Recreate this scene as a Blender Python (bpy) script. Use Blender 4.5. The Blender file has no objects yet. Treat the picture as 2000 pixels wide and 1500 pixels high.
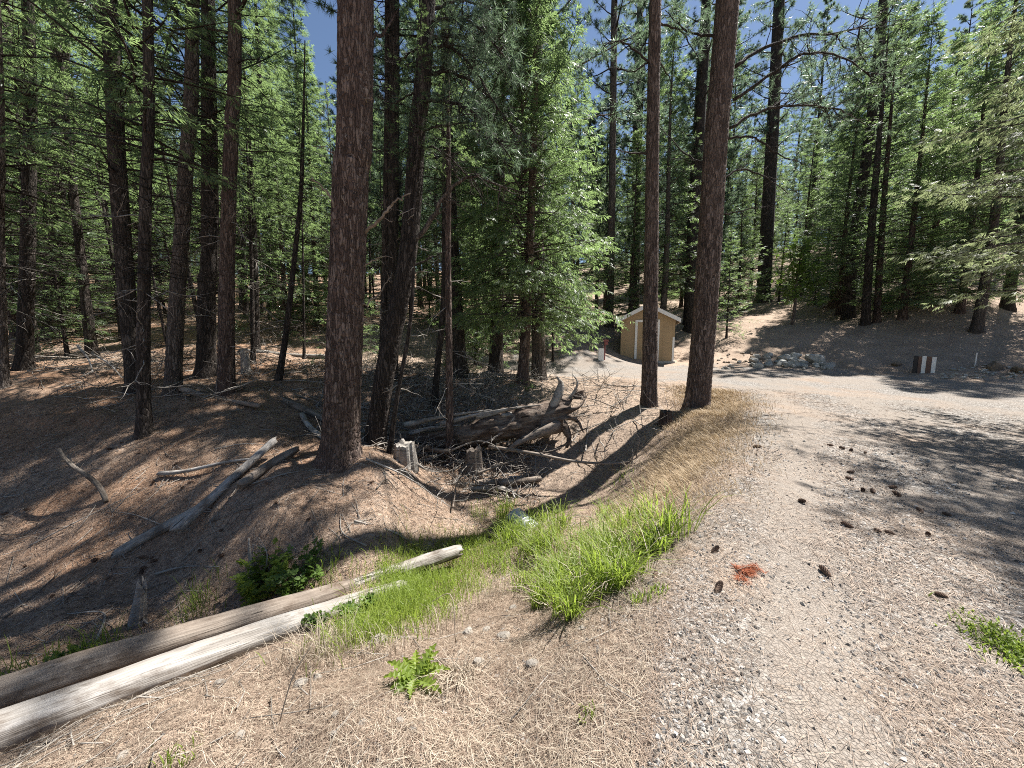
import bpy, math
import numpy as np
from mathutils import Vector, Matrix

sc = bpy.context.scene
RG = np.random.default_rng(11)
col = sc.collection

# ------------------------------------------------------------------ camera, sky, sun, exposure
FPX, PITCH, CAMZ = 722.0, math.radians(6.6), 1.6      # focal length in pixels of a 2000 px wide frame
cd = bpy.data.cameras.new('camera'); cd.sensor_width = 36; cd.lens = 36 * FPX / 2000
cd.clip_start = 0.05; cd.clip_end = 3000
cam = bpy.data.objects.new('camera', cd); col.objects.link(cam)
cam.location = (0, 0, CAMZ); cam.rotation_euler = (math.pi / 2 - PITCH, 0, 0)
sc.camera = cam
SUN_EL, SUN_AZ = math.radians(60), math.radians(55.4)
w = bpy.data.worlds.new('World'); sc.world = w; w.use_nodes = True
nt = w.node_tree
sky = nt.nodes.new('ShaderNodeTexSky'); sky.sky_type = 'NISHITA'; sky.sun_disc = False
sky.sun_elevation = SUN_EL; sky.sun_rotation = SUN_AZ; sky.altitude = 1200; sky.dust_density = 0.6
bg = nt.nodes['Background']; bg.inputs[1].default_value = 0.05
nt.links.new(sky.outputs[0], bg.inputs[0])
TO_SUN = np.array([math.cos(SUN_EL) * math.sin(SUN_AZ), math.cos(SUN_EL) * math.cos(SUN_AZ), math.sin(SUN_EL)])
ld = bpy.data.lights.new('sun', 'SUN'); ld.energy = 5.0; ld.angle = math.radians(0.5); ld.color = (1, 0.965, 0.915)
sun = bpy.data.objects.new('sun', ld); col.objects.link(sun); sun.location = (20, 14, 40)
sun.rotation_euler = Vector(TO_SUN).to_track_quat('Z', 'Y').to_euler()
sc.view_settings.view_transform = 'Standard'; sc.view_settings.look = 'None'
sc.view_settings.exposure = 1.48; sc.view_settings.gamma = 1; sc.view_settings.use_curve_mapping = False
sc.render.engine = 'CYCLES'
sc.cycles.max_bounces = 6; sc.cycles.diffuse_bounces = 3; sc.cycles.glossy_bounces = 2
sc.cycles.transmission_bounces = 3; sc.cycles.transparent_max_bounces = 4
sc.cycles.use_denoising = False; sc.cycles.filter_width = 1.0

# ------------------------------------------------------------------ small helpers
SP, CP = math.sin(PITCH), math.cos(PITCH)
def ray(u, v):
    a, b = (u - 1000) / FPX, (750 - v) / FPX
    return np.array([a, CP + b * SP, -SP + b * CP])
def P(u, v, d):
    r = ray(u, v); return np.array([0, 0, CAMZ]) + r * (d / r[1])
def norm(a): return a / np.maximum(np.linalg.norm(a, axis=-1, keepdims=True), 1e-9)

def _hash(i, j, k, s):
    h = (i * 73856093) ^ (j * 19349663) ^ (k * 83492791) ^ (s * 2654435761)
    h = (h ^ (h >> 13)) * 1274126177
    h = h ^ (h >> 16)
    return (h & 0xFFFFF) / float(0xFFFFF)
def vnoise(p, s=0):
    p = np.asarray(p, float); f = np.floor(p).astype(np.int64); t = p - f; t = t * t * (3 - 2 * t)
    r = 0
    for a in (0, 1):
        for b in (0, 1):
            for c in (0, 1):
                wgt = (t[..., 0] if a else 1 - t[..., 0]) * (t[..., 1] if b else 1 - t[..., 1]) * (t[..., 2] if c else 1 - t[..., 2])
                r = r + wgt * _hash(f[..., 0] + a, f[..., 1] + b, f[..., 2] + c, s)
    return r
def fbm(p, s=0, o=4):
    r, a, n = 0, 1.0, 0
    for i in range(o):
        r = r + a * (vnoise(p * 2 ** i, s + i) - .5); n += a; a *= .5
    return r / n * 2            # about -1..1
def fbm2(x, y, s=0, o=4):
    return fbm(np.stack([x, y, np.zeros_like(x)], -1), s, o)

class MB:
    """collects triangles and quads and links them as one mesh"""
    def __init__(s): s.V, s.T, s.Q, s.A, s.n = [], [], [], [], 0
    def add(s, V, T=None, Q=None, tint=None):
        V = np.asarray(V, float).reshape(-1, 3)
        s.V.append(V)
        if T is not None and len(T): s.T.append(np.asarray(T, np.int64) + s.n)
        if Q is not None and len(Q): s.Q.append(np.asarray(Q, np.int64) + s.n)
        s.A.append(np.full(len(V), .5) if tint is None else np.broadcast_to(np.asarray(tint, float), (len(V),)))
        s.n += len(V)
    def box(s, c, size, rz=0, tint=None):
        h = np.array(size) / 2
        v = np.array([[x, y, z] for x in (-1, 1) for y in (-1, 1) for z in (-1, 1)]) * h
        ca, sa = math.cos(rz), math.sin(rz)
        v = np.stack([v[:, 0] * ca - v[:, 1] * sa, v[:, 0] * sa + v[:, 1] * ca, v[:, 2]], -1) + np.array(c)
        s.add(v, Q=[[0, 1, 3, 2], [4, 6, 7, 5], [0, 4, 5, 1], [2, 3, 7, 6], [0, 2, 6, 4], [1, 5, 7, 3]], tint=tint)
    def tube(s, path, rad, k=6, tint=None, cap=True, disp=None):
        V, Q, T = tube(path, rad, k, cap, disp); s.add(V, T, Q, tint)
    def mesh(s, name, mat, smooth=False):
        V = np.concatenate(s.V); me = bpy.data.meshes.new(name)
        T = np.concatenate(s.T) if s.T else np.zeros((0, 3), np.int64)
        Q = np.concatenate(s.Q) if s.Q else np.zeros((0, 4), np.int64)
        me.vertices.add(len(V)); me.vertices.foreach_set('co', V.astype(np.float32).ravel())
        li = np.concatenate([T.ravel(), Q.ravel()]).astype(np.int32)
        me.loops.add(len(li)); me.loops.foreach_set('vertex_index', li)
        st = np.concatenate([np.arange(len(T)) * 3, len(T) * 3 + np.arange(len(Q)) * 4]).astype(np.int32)
        me.polygons.add(len(st)); me.polygons.foreach_set('loop_start', st)
        at = me.attributes.new('tint', 'FLOAT', 'POINT'); at.data.foreach_set('value', np.concatenate(s.A).astype(np.float32))
        me.update(calc_edges=True)
        me.polygons.foreach_set('use_smooth', np.full(len(st), bool(smooth)))
        for m in (mat if isinstance(mat, (list, tuple)) else [mat]): me.materials.append(m)
        return me
    def build(s, name, mat, parent=None, smooth=False, **kw):
        return link(name, s.mesh(name, mat, smooth), parent, **kw)

def tube(path, rad, k=6, cap=True, disp=None):
    p = np.asarray(path, float); n = len(p); rad = np.broadcast_to(np.asarray(rad, float), (n,))
    t = norm(np.gradient(p, axis=0)); m = norm(t.mean(0)) if np.linalg.norm(t.mean(0)) > 1e-6 else t[0]
    ref = np.eye(3)[np.argmin(np.abs(m))]
    a = norm(np.cross(t, ref)); b = np.cross(t, a)
    th = np.arange(k) * 2 * np.pi / k
    rr = rad[:, None] * (1 if disp is None else (1 + disp))
    V = p[:, None] + (a[:, None] * np.cos(th)[None, :, None] + b[:, None] * np.sin(th)[None, :, None]) * (rr * np.ones((n, k)))[..., None]
    i = np.arange(n - 1)[:, None] * k; j = np.arange(k)[None]
    j2 = (j + 1) % k
    Q = np.stack([i + j, i + j2, i + k + j2, i + k + j], -1).reshape(-1, 4)
    V = V.reshape(-1, 3); T = np.zeros((0, 3), np.int64)
    if cap:
        V = np.concatenate([V, p[:1], p[-1:]]); c0, c1 = n * k, n * k + 1; jj = np.arange(k)
        T = np.concatenate([np.stack([np.full(k, c0), (jj + 1) % k, jj], -1),
                            np.stack([np.full(k, c1), (n - 1) * k + jj, (n - 1) * k + (jj + 1) % k], -1)])
    return V, Q, T

def link(name, data, parent=None, loc=None, rot=None, scale=None):
    o = bpy.data.objects.new(name, data); col.objects.link(o)
    if parent: o.parent = parent
    if loc is not None: o.location = loc
    if rot is not None: o.rotation_euler = rot
    if scale is not None: o.scale = scale if hasattr(scale, '__len__') else (scale,) * 3
    return o
def tag(o, label=None, cat=None, group=None, kind=None):
    for k, v in (('label', label), ('category', cat), ('group', group), ('kind', kind)):
        if v: o[k] = v
    return o
def thing(name, label, cat, loc, rot=None, group=None, scale=None):
    return tag(link(name, None, None, loc, rot, scale), label, cat, group)

# ------------------------------------------------------------------ materials
def mat(name):
    m = bpy.data.materials.new(name); m.use_nodes = True
    return m, m.node_tree, m.node_tree.nodes['Principled BSDF']
def N(t, typ, **kw):
    n = t.nodes.new('ShaderNode' + typ)
    for k, v in kw.items():
        if k.startswith('i_'): n.inputs[k[2:]].default_value = v
        else: setattr(n, k, v)
    return n
def ramp(t, fac, stops, interp='LINEAR'):
    n = t.nodes.new('ShaderNodeValToRGB'); n.color_ramp.interpolation = interp
    e = n.color_ramp.elements
    while len(e) < len(stops): e.new(.5)
    for q, (p_, c) in zip(e, stops): q.position = p_; q.color = (*c, 1) if len(c) == 3 else c
    t.links.new(fac, n.inputs[0]); return n.outputs[0]
def mixc(t, f, a, b, mode='MIX'):
    n = t.nodes.new('ShaderNodeMix'); n.data_type = 'RGBA'; n.blend_type = mode
    for s_, v in ((0, f), (6, a), (7, b)):
        if hasattr(v, 'is_linked') or hasattr(v, 'links'): t.links.new(v, n.inputs[s_])
        else: n.inputs[s_].default_value = v if s_ == 0 else (*v, 1)
    return n.outputs[2]
def math_(t, op, a, b=None, clamp=False):
    n = t.nodes.new('ShaderNodeMath'); n.operation = op; n.use_clamp = clamp
    for i, v in enumerate((a, b)):
        if v is None: continue
        if hasattr(v, 'links'): t.links.new(v, n.inputs[i])
        else: n.inputs[i].default_value = v
    return n.outputs[0]
def coords(t, sc_=(1, 1, 1), space='Object'):
    c = N(t, 'TexCoord'); mp = N(t, 'Mapping'); mp.inputs['Scale'].default_value = sc_
    t.links.new(c.outputs[space], mp.inputs[0]); return mp.outputs[0]
def noise(t, vec, s, detail=5, rough=.6, dist=0):
    n = N(t, 'TexNoise', i_Scale=s, i_Detail=detail, i_Roughness=rough, i_Distortion=dist)
    t.links.new(vec, n.inputs['Vector']); return n.outputs[0]
def vor(t, vec, s, feature='F1', out='Distance', rnd=1):
    n = N(t, 'TexVoronoi', i_Scale=s, i_Randomness=rnd); n.feature = feature
    t.links.new(vec, n.inputs['Vector']); return n.outputs[out]
def bump(t, b, h, strength=.5, dist=.02):
    n = N(t, 'Bump', i_Strength=strength, i_Distance=dist)
    t.links.new(h, n.inputs['Height']); t.links.new(n.outputs[0], b.inputs['Normal'])
def attr(t, name): return N(t, 'Attribute', attribute_name=name).outputs['Fac']

def bark_mat(name, dark, mid, light, zs=.22, s=14, bstr=1.0, bd=.03):
    m, t, b = mat(name)
    v = coords(t, (1, 1, zs)); ns = noise(t, v, 6, 3)
    wob = N(t, 'VectorMath', operation='MULTIPLY_ADD'); wob.inputs[1].default_value = (.12,) * 3
    nz = N(t, 'TexNoise', i_Scale=5.0); t.links.new(v, nz.inputs[0])
    t.links.new(nz.outputs['Color'], wob.inputs[0]); t.links.new(v, wob.inputs[2])
    d = vor(t, wob.outputs[0], s, 'DISTANCE_TO_EDGE')
    cell = vor(t, wob.outputs[0], s, 'F1', 'Color')
    fine = noise(t, coords(t, (1, 1, .35)), 45, 4)
    h = math_(t, 'MINIMUM', d, .16)
    h2 = math_(t, 'ADD', math_(t, 'MULTIPLY', h, 4.0), math_(t, 'MULTIPLY', fine, .5))
    sep = N(t, 'SeparateColor'); t.links.new(cell, sep.inputs[0])
    f = math_(t, 'ADD', math_(t, 'MULTIPLY', sep.outputs[0], .55), math_(t, 'MULTIPLY', fine, .5))
    c = ramp(t, f, [(.15, dark), (.5, mid), (.9, light)])
    crack = ramp(t, d, [(.0, (0, 0, 0)), (.05, (1, 1, 1))])
    c = mixc(t, crack, dark, c)
    big = noise(t, coords(t, (1, 1, .3)), 1.3, 3)
    c = mixc(t, ramp(t, big, [(.4, (0, 0, 0)), (.65, (.55,) * 3)]), c, mid)
    oi = N(t, 'ObjectInfo'); hs = N(t, 'HueSaturation')
    hs.inputs['Value'].default_value = 1; t.links.new(c, hs.inputs['Color'])
    t.links.new(math_(t, 'ADD', math_(t, 'MULTIPLY', oi.outputs['Random'], .4), .8), hs.inputs['Value'])
    t.links.new(hs.outputs[0], b.inputs['Base Color']); b.inputs['Roughness'].default_value = .9
    b.inputs['Specular IOR Level'].default_value = .2
    bump(t, b, h2, bstr, bd); return m
BARK_RED = bark_mat('bark_red', (.022, .016, .013), (.095, .066, .054), (.23, .18, .15), s=26)
BARK_DARK = bark_mat('bark_dark', (.012, .01, .008), (.045, .036, .03), (.13, .108, .093), s=26)
BARK_WARM = bark_mat('bark_warm', (.03, .022, .018), (.135, .098, .08), (.29, .225, .19), s=24)
BARK_GREY = bark_mat('bark_grey', (.03, .025, .021), (.105, .085, .072), (.24, .205, .175), s=28)

def wood_mat(name, a, b_, c, sx=1.2, sy=26):
    m, t, b = mat(name)
    v = coords(t, (sx, sy, sy)); st = noise(t, coords(t, (2.5, 5, 5)), 1.3, 6, .7); g = noise(t, v, 1, 6, .65, .4); g2 = noise(t, coords(t, (1.2, 4, 4)), 1.5, 4)
    cc = ramp(t, math_(t, 'ADD', math_(t, 'MULTIPLY', g, .65), math_(t, 'MULTIPLY', g2, .4)), [(.3, a), (.5, b_), (.68, c)])
    knots = vor(t, coords(t, (2.2, 7, 7)), 1.6)
    cc = mixc(t, ramp(t, knots, [(.05, (.8,) * 3), (.14, (0, 0, 0))]), cc, a)
    cr = noise(t, coords(t, (.55, 17, 17)), 1, 3)
    crk = ramp(t, cr, [(.31, (1, 1, 1)), (.36, (0, 0, 0))])
    cc = mixc(t, crk, cc, tuple(x * .35 for x in a))
    cc = mixc(t, ramp(t, st, [(.5, (0, 0, 0)), (.66, (.75,) * 3)]), cc, tuple(x * y for x, y in zip(a, (.7, .56, .44))))
    t.links.new(cc, b.inputs['Base Color']); b.inputs['Roughness'].default_value = .8; b.inputs['Specular IOR Level'].default_value = .25
    bump(t, b, math_(t, 'SUBTRACT', g, crk), .9, .02); return m
WOOD_PALE = wood_mat('wood_pale', (.13, .112, .095), (.27, .248, .222), (.42, .4, .375), .7, 30)
WOOD_BROWN = wood_mat('wood_brown', (.1, .078, .06), (.19, .155, .125), (.31, .265, .22))
WOOD_GREY = wood_mat('wood_grey', (.11, .095, .08), (.25, .225, .195), (.42, .39, .35))
WOOD_ROT = wood_mat('wood_rotten', (.03, .021, .016), (.1, .07, .052), (.26, .21, .165), 1.5, 16)
WOOD_DARK = wood_mat('wood_dark', (.05, .04, .032), (.12, .1, .08), (.22, .19, .16))

def leaf_mat(name, dark, lite, trans, tf=.4, rough=.45, spec=.4):
    m, t, b = mat(name)
    oi = N(t, 'ObjectInfo'); a = attr(t, 'tint')
    f = math_(t, 'ADD', a, math_(t, 'MULTIPLY', math_(t, 'SUBTRACT', oi.outputs['Random'], .5), .35), True)
    c = ramp(t, f, [(0, dark), (1, lite)])
    t.links.new(c, b.inputs['Base Color']); b.inputs['Roughness'].default_value = rough; b.inputs['Specular IOR Level'].default_value = spec
    tr = N(t, 'BsdfTranslucent'); t.links.new(mixc(t, f, tuple(x * .7 for x in trans), trans), tr.inputs[0])
    mx = N(t, 'MixShader'); mx.inputs[0].default_value = tf
    t.links.new(b.outputs[0], mx.inputs[1]); t.links.new(tr.outputs[0], mx.inputs[2])
    t.links.new(mx.outputs[0], t.nodes['Material Output'].inputs[0]); return m
NEEDLE = leaf_mat('pine_needles', (.045, .075, .052), (.145, .185, .125), (.24, .35, .2), .5, .4, .5)
CEDAR = leaf_mat('cedar_leaves', (.034, .069, .038), (.128, .174, .088), (.28, .4, .145), .54, .45, .4)
CEDAR_SILVER = leaf_mat('cedar_leaves_silvery', (.085, .1, .065), (.2, .22, .15), (.32, .38, .18), .45, .55, .3)
OAK = leaf_mat('broad_leaves', (.045, .09, .02), (.12, .19, .04), (.2, .32, .05), .45)
GRASS = leaf_mat('green_blades', (.08, .13, .02), (.25, .32, .055), (.36, .48, .07), .5, .5, .35)
STRAW = leaf_mat('straw', (.2, .155, .11), (.55, .475, .375), (.35, .28, .2), .2, .6, .2)
GOLD = leaf_mat('golden_grass', (.24, .17, .1), (.6, .475, .31), (.38, .28, .16), .25, .6, .2)
LITTER = leaf_mat('fallen_needles', (.1, .065, .046), (.54, .425, .325), (.2, .14, .09), .12, .6, .25)
REDLIT = leaf_mat('red_brown_needles', (.07, .037, .024), (.5, .335, .215), (.2, .1, .05), .12, .6, .2)
REDNEEDLE = leaf_mat('red_needles', (.28, .085, .04), (.52, .21, .11), (.35, .09, .04), .3, .6, .2)

def rock_mat(name, a, b_, s=9):
    m, t, b = mat(name); v = coords(t)
    oi = N(t, 'ObjectInfo')
    n1 = noise(t, v, s, 6, .7); n2 = noise(t, v, s * .3, 3)
    c = ramp(t, math_(t, 'ADD', math_(t, 'MULTIPLY', n1, .6), math_(t, 'MULTIPLY', n2, .4)), [(.3, a), (.65, b_)])
    hs = N(t, 'HueSaturation'); t.links.new(c, hs.inputs['Color'])
    t.links.new(math_(t, 'ADD', math_(t, 'MULTIPLY', oi.outputs['Random'], .5), .75), hs.inputs['Value'])
    t.links.new(hs.outputs[0], b.inputs['Base Color']); b.inputs['Roughness'].default_value = .85
    bump(t, b, n1, .6, .02); return m
ROCK = rock_mat('rock', (.13, .11, .09), (.36, .325, .28), 14)
ROCK_GREY = rock_mat('rock_grey', (.16, .16, .145), (.44, .43, .39), 5)
ROCK_BROWN = rock_mat('rock_brown', (.1, .075, .05), (.22, .17, .12), 3)
def stone_mat():
    m, t, b = mat('gravel_stones'); a = attr(t, 'tint')
    t.links.new(ramp(t, a, [(0, (.06, .053, .046)), (.4, (.165, .15, .133)), (.75, (.285, .265, .24)), (1, (.47, .45, .42))]), b.inputs['Base Color'])
    b.inputs['Roughness'].default_value = .85; return m
STONES = stone_mat()
def plain(name, c, rough=.6, metal=0, var=.12, s=6, bs=.15):
    m, t, b = mat(name); n = noise(t, coords(t), s, 5)
    lo = tuple(x * (1 - var) for x in c); hi = tuple(min(1, x * (1 + var)) for x in c)
    t.links.new(ramp(t, n, [(.3, lo), (.7, hi)]), b.inputs['Base Color'])
    b.inputs['Roughness'].default_value = rough; b.inputs['Metallic'].default_value = metal
    bump(t, b, n, bs, .01); return m
TAN = plain('tan_paint', (.38, .27, .15), .7, 0, .06, 2, .03)
WHITE = plain('white_paint', (.78, .77, .74), .6, 0, .06)
ROOFM = plain('roof_shingle', (.2, .19, .18), .85, 0, .3, 20, .6)
CONC = plain('concrete', (.4, .38, .35), .9, 0, .2, 10)
GALV = plain('galvanised', (.42, .45, .48), .5, .7, .3, 5)
REDP = plain('red_paint', (.2, .055, .05), .5)
BROWNP = plain('brown_paint', (.13, .075, .055), .7)
BLACKP = plain('dark_paint', (.03, .025, .025), .7)
CONE = plain('cone_scale', (.14, .085, .055), .8, 0, .4, 60, .3)

# ------------------------------------------------------------------ terrain
RL = np.array([(-1.2, -3), (-.1, 0), (.29, 1.22), (.83, 2.24), (1.6, 3.33), (2.5, 4.5), (3.6, 5.85), (5.4, 8.3), (6.3, 10.2), (5.6, 12.2), (3.5, 13.3), (1, 13.9), (-2, 14.3)])
ROAD = np.concatenate([RL, np.array([(-2, 15.6), (1.1, 15.9), (4.8, 17.6), (8.2, 17.2), (8.9, 15.7), (13.9, 14.3), (15.8, 12), (24, 10.5), (30, 9), (22, 7.5), (14, 6), (8.5, 3), (5.5, -.5), (4.5, -4)])])
def poly_sd(poly, x, y):
    """signed distance to a closed outline, positive inside"""
    d = np.full(x.shape, 1e9); ins = np.zeros(x.shape, bool)
    n = len(poly)
    for i in range(n):
        a, b = poly[i], poly[(i + 1) % n]; e = b - a
        t = np.clip(((x - a[0]) * e[0] + (y - a[1]) * e[1]) / (e @ e), 0, 1)
        d = np.minimum(d, np.hypot(x - a[0] - t * e[0], y - a[1] - t * e[1]))
        c = (a[1] > y) != (b[1] > y)
        with np.errstate(divide='ignore', invalid='ignore'):
            ins ^= c & (x < e[0] * (y - a[1]) / (e[1] if e[1] else 1e-9) + a[0])
    return np.where(ins, d, -d)
def road_z(y): return np.interp(y, [-30, 5, 7, 9, 12, 15, 17.5, 20], [0, 0, .04, .12, .25, .43, .55, .55])
CT = [P(*q) for q in [
    (660, 915, 5.5), (740, 897, 5.85), (600, 1000, 4.78), (500, 1175, 4.1), (680, 1010, 4.82), (760, 1015, 4.98), (800, 1065, 4.95), (900, 1025, 5.85), (1000, 1015, 6.15),
    (950, 955, 7.1), (900, 905, 7.9), (800, 890, 7.9), (1100, 880, 8.2), (1150, 800, 9.6), (1100, 760, 11.5), (1020, 748, 11.4), (1270, 797, 9.3), (1360, 807, 8.9),
    (1200, 950, 6.6), (1250, 1000, 4.9), (1150, 1100, 4.0), (1050, 1060, 4.9), (1050, 1200, 2.75), (900, 1250, 2.4), (1000, 1400, 1.5), (700, 1400, 1.58), (500, 1500, 1.4),
    (300, 1500, 1.45), (450, 1315, 2.25), (700, 1230, 3.0), (120, 1480, 1.62), (0, 1340, 2.85), (200, 1285, 3.35), (350, 1225, 3.75), (250, 1100, 4.6), (380, 1080, 4.75),
    (0, 1100, 4.75), (0, 1000, 5.6), (0, 900, 6.6), (0, 800, 7.9), (5, 765, 8.5), (45, 725, 10.5), (285, 860, 6.8), (265, 772, 8.8), (335, 775, 8.7), (440, 775, 8.6), (400, 742, 10),
    (545, 742, 10), (600, 835, 7.7), (620, 722, 11.5), (300, 640, 16), (600, 622, 20), (900, 650, 18), (1090, 645, 21), (1150, 692, 16.8), (1500, 650, 20), (1550, 632, 21), (1655, 622, 22),
    (1700, 572, 28), (1900, 662, 16), (1985, 622, 19), (1450, 592, 30), (1250, 602, 32), (700, 592, 30), (200, 602, 24), (0, 622, 18), (400, 905, 6.0), (560, 905, 5.95), (480, 940, 5.5), (820, 950, 6.05), (765, 925, 5.75), (600, 960, 5.1), (530, 985, 4.9), (450, 1000, 5.0), (690, 960, 5.25), (520, 1050, 4.5), (150, 1190, 4.0), (560, 1085, 4.35)]]
CT += [(*p, float(road_z(p[1]))) for p in [tuple(q) for q in ROAD[:11]] + [(2, 0), (2, 2), (3.5, 4), (6, 6), (8, 8), (8, 12), (6.5, 14.5), (12, 9), (12, 12), (16, 10), (5, 1), (4, -3), (9, 5), (4, 15.5), (1, 15), (6.7, 18.3), (8.9, 15.7), (13.9, 14.3), (15.8, 12)]]
CT += [(-40, 10, 5), (40, 12, 8), (40, -10, 2), (-20, 0, 0), (-9, 0, -1.4), (-5, -4, -1.2), (-3, -2, -.5), (0, -12, 0), (-40, -20, 0), (30, -25, 0), (0, 60, 12), (-60, 60, 12), (60, 60, 18), (0, 130, 26), (150, 80, 22),
       (-150, 80, 18), (-400, 0, 20), (400, 0, 25), (0, 500, 30), (-400, 500, 30), (400, 500, 34), (-300, -40, 0), (300, -40, 0), (24, 20, 4.6), (28, 14, 3.6)]
CT = np.array(CT)
def tps_fit(c, lam=.02):
    n = len(c); d = np.hypot(c[:, None, 0] - c[None, :, 0], c[:, None, 1] - c[None, :, 1])
    K = np.where(d > 0, d * d * np.log(np.maximum(d, 1e-9)), 0) + lam * np.eye(n)
    A = np.zeros((n + 3, n + 3)); A[:n, :n] = K; A[:n, n] = 1; A[:n, n + 1:] = c[:, :2]; A[n:, :n] = A[:n, n:].T
    return np.linalg.solve(A, np.concatenate([c[:, 2], np.zeros(3)]))
TW = tps_fit(CT)
def tps(x, y):
    r = TW[-3] + TW[-2] * x + TW[-1] * y
    for (cx, cy, _), wv in zip(CT, TW):
        d2 = (x - cx) ** 2 + (y - cy) ** 2 + 1e-9
        r = r + wv * .5 * d2 * np.log(d2)
    return r
def graded(a, b, step, lo, hi, g=1.13):
    c = list(np.arange(a, b, step)); s = step
    up = [c[-1]]; dn = [c[0]]
    while up[-1] < hi: s *= g; up.append(up[-1] + s)
    s = step
    while dn[-1] > lo: s *= g; dn.append(dn[-1] - s)
    return np.array(dn[:0:-1] + c + up[1:])
XS = graded(-11, 14, .085, -420, 420); YS = graded(.6, 13, .075, -45, 520)
GX, GY = np.meshgrid(XS, YS)
RSD = poly_sd(ROAD, GX, GY)
GZ = tps(GX, GY)
rough_amt = np.clip(-RSD * 1.2 + .25, .12, 1)
GZ += rough_amt * (.10 * fbm2(GX * .7, GY * .7, 3, 3) + .07 * fbm2(GX * 1.9, GY * 1.9, 14, 3) + .045 * fbm2(GX * 3.1, GY * 3.1, 9, 3))
GZ += np.clip(-RSD, 0, 1) * .02 * fbm2(GX * 9, GY * 9, 5, 2)
def grid_sample(G, x, y):
    i = np.clip(np.searchsorted(XS, x) - 1, 0, len(XS) - 2); j = np.clip(np.searchsorted(YS, y) - 1, 0, len(YS) - 2)
    fx = np.clip((x - XS[i]) / (XS[i + 1] - XS[i]), 0, 1); fy = np.clip((y - YS[j]) / (YS[j + 1] - YS[j]), 0, 1)
    return (G[j, i] * (1 - fx) + G[j, i + 1] * fx) * (1 - fy) + (G[j + 1, i] * (1 - fx) + G[j + 1, i + 1] * fx) * fy
def gz(x, y): return grid_sample(GZ, np.asarray(x, float), np.asarray(y, float))
def rsd(x, y): return grid_sample(RSD, np.asarray(x, float), np.asarray(y, float))
def hit(u, v):
    d = np.geomspace(.5, 90, 1500); r = ray(u, v)
    p = np.array([0, 0, CAMZ]) + r[None] * (d / r[1])[:, None]
    below = p[:, 2] < gz(p[:, 0], p[:, 1])
    k = int(np.argmax(below)) if below.any() else len(d) - 1
    q = p[k].copy(); q[2] = float(gz(q[0], q[1])); return q
def gnormal(x, y, e=.12):
    return norm(np.stack([-(gz(x + e, y) - gz(x - e, y)) / (2 * e), -(gz(x, y + e) - gz(x, y - e)) / (2 * e), np.ones_like(np.asarray(x, float))], -1))

def ground_mat():
    m, t, b = mat('forest_ground'); v = coords(t)
    rd = attr(t, 'road')
    warp = noise(t, v, 1.6, 5, .65)
    # needle litter
    l1 = noise(t, v, 26, 6, .75, .8); l2 = noise(t, v, 1.1, 5, .6)
    l3 = noise(t, coords(t, (60, 14, 30)), 1, 4, .7, 1.5); l4 = noise(t, coords(t, (16, 70, 30)), 1, 4, .7, 1.5)
    f = math_(t, 'ADD', math_(t, 'MULTIPLY', l1, .45), math_(t, 'ADD', math_(t, 'MULTIPLY', l3, .3), math_(t, 'MULTIPLY', l4, .3)))
    lit = ramp(t, f, [(.36, (.085, .06, .046)), (.46, (.25, .185, .14)), (.55, (.4, .31, .235)), (.66, (.6, .49, .385))])
    lit = mixc(t, ramp(t, l2, [(.35, (0, 0, 0)), (.7, (.7,) * 3)]), lit, ramp(t, f, [(.36, (.06, .045, .036)), (.55, (.23, .165, .12)), (.7, (.4, .3, .215))]))
    red = ramp(t, f, [(.36, (.055, .03, .02)), (.47, (.2, .115, .07)), (.56, (.33, .2, .125)), (.68, (.48, .34, .235))])
    wd_ = math_(t, 'MULTIPLY', attr(t, 'wood'), ramp(t, noise(t, v, .45, 4, .6), [(.38, (.15,) * 3), (.6, (1, 1, 1))]))
    lit = mixc(t, wd_, lit, red)
    # gravel
    gd = vor(t, v, 58, 'F1', 'Color'); sp = N(t, 'SeparateColor'); t.links.new(gd, sp.inputs[0])
    ge = vor(t, v, 58, 'DISTANCE_TO_EDGE')
    gr = ramp(t, sp.outputs[0], [(0, (.065, .057, .05)), (.35, (.175, .156, .136)), (.75, (.29, .267, .24)), (1, (.43, .405, .375))])
    dustn = noise(t, v, .9, 4, .6)
    gr = mixc(t, ramp(t, dustn, [(.42, (0, 0, 0)), (.62, (.75,) * 3)]), gr, ramp(t, l1, [(.3, (.185, .155, .128)), (.7, (.315, .272, .23))]))
    ed = math_(t, 'ADD', attr(t, 'edge'), math_(t, 'MULTIPLY', math_(t, 'SUBTRACT', noise(t, v, 1.2, 3), .5), .12))
    trk = ramp(t, ed, [(0, (0, 0, 0)), (.11, (0, 0, 0)), (.17, (.85,) * 3), (.25, (.85,) * 3), (.31, (0, 0, 0)), (.53, (0, 0, 0)), (.59, (.7,) * 3), (.66, (.7,) * 3), (.74, (0, 0, 0))])
    gr = mixc(t, trk, gr, ramp(t, l1, [(.3, (.185, .155, .128)), (.7, (.315, .272, .23))]))
    rf = math_(t, 'ADD', rd, math_(t, 'MULTIPLY', math_(t, 'SUBTRACT', warp, .5), 1.7))
    patch = ramp(t, noise(t, v, .55, 5, .65), [(.52, (0, 0, 0)), (.7, (.75,) * 3)])
    gr = mixc(t, patch, gr, lit)
    c = mixc(t, ramp(t, rf, [(.35, (0, 0, 0)), (.62, (1, 1, 1))]), lit, gr)
    t.links.new(c, b.inputs['Base Color']); b.inputs['Roughness'].default_value = .95; b.inputs['Specular IOR Level'].default_value = .15
    bump(t, b, math_(t, 'ADD', f, math_(t, 'MULTIPLY', math_(t, 'MINIMUM', ge, .12), 3.0)), .8, .018)
    return m
GROUND = ground_mat()
g = MB(); ny, nx = GX.shape
idx = np.arange(ny * nx).reshape(ny, nx)
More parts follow.
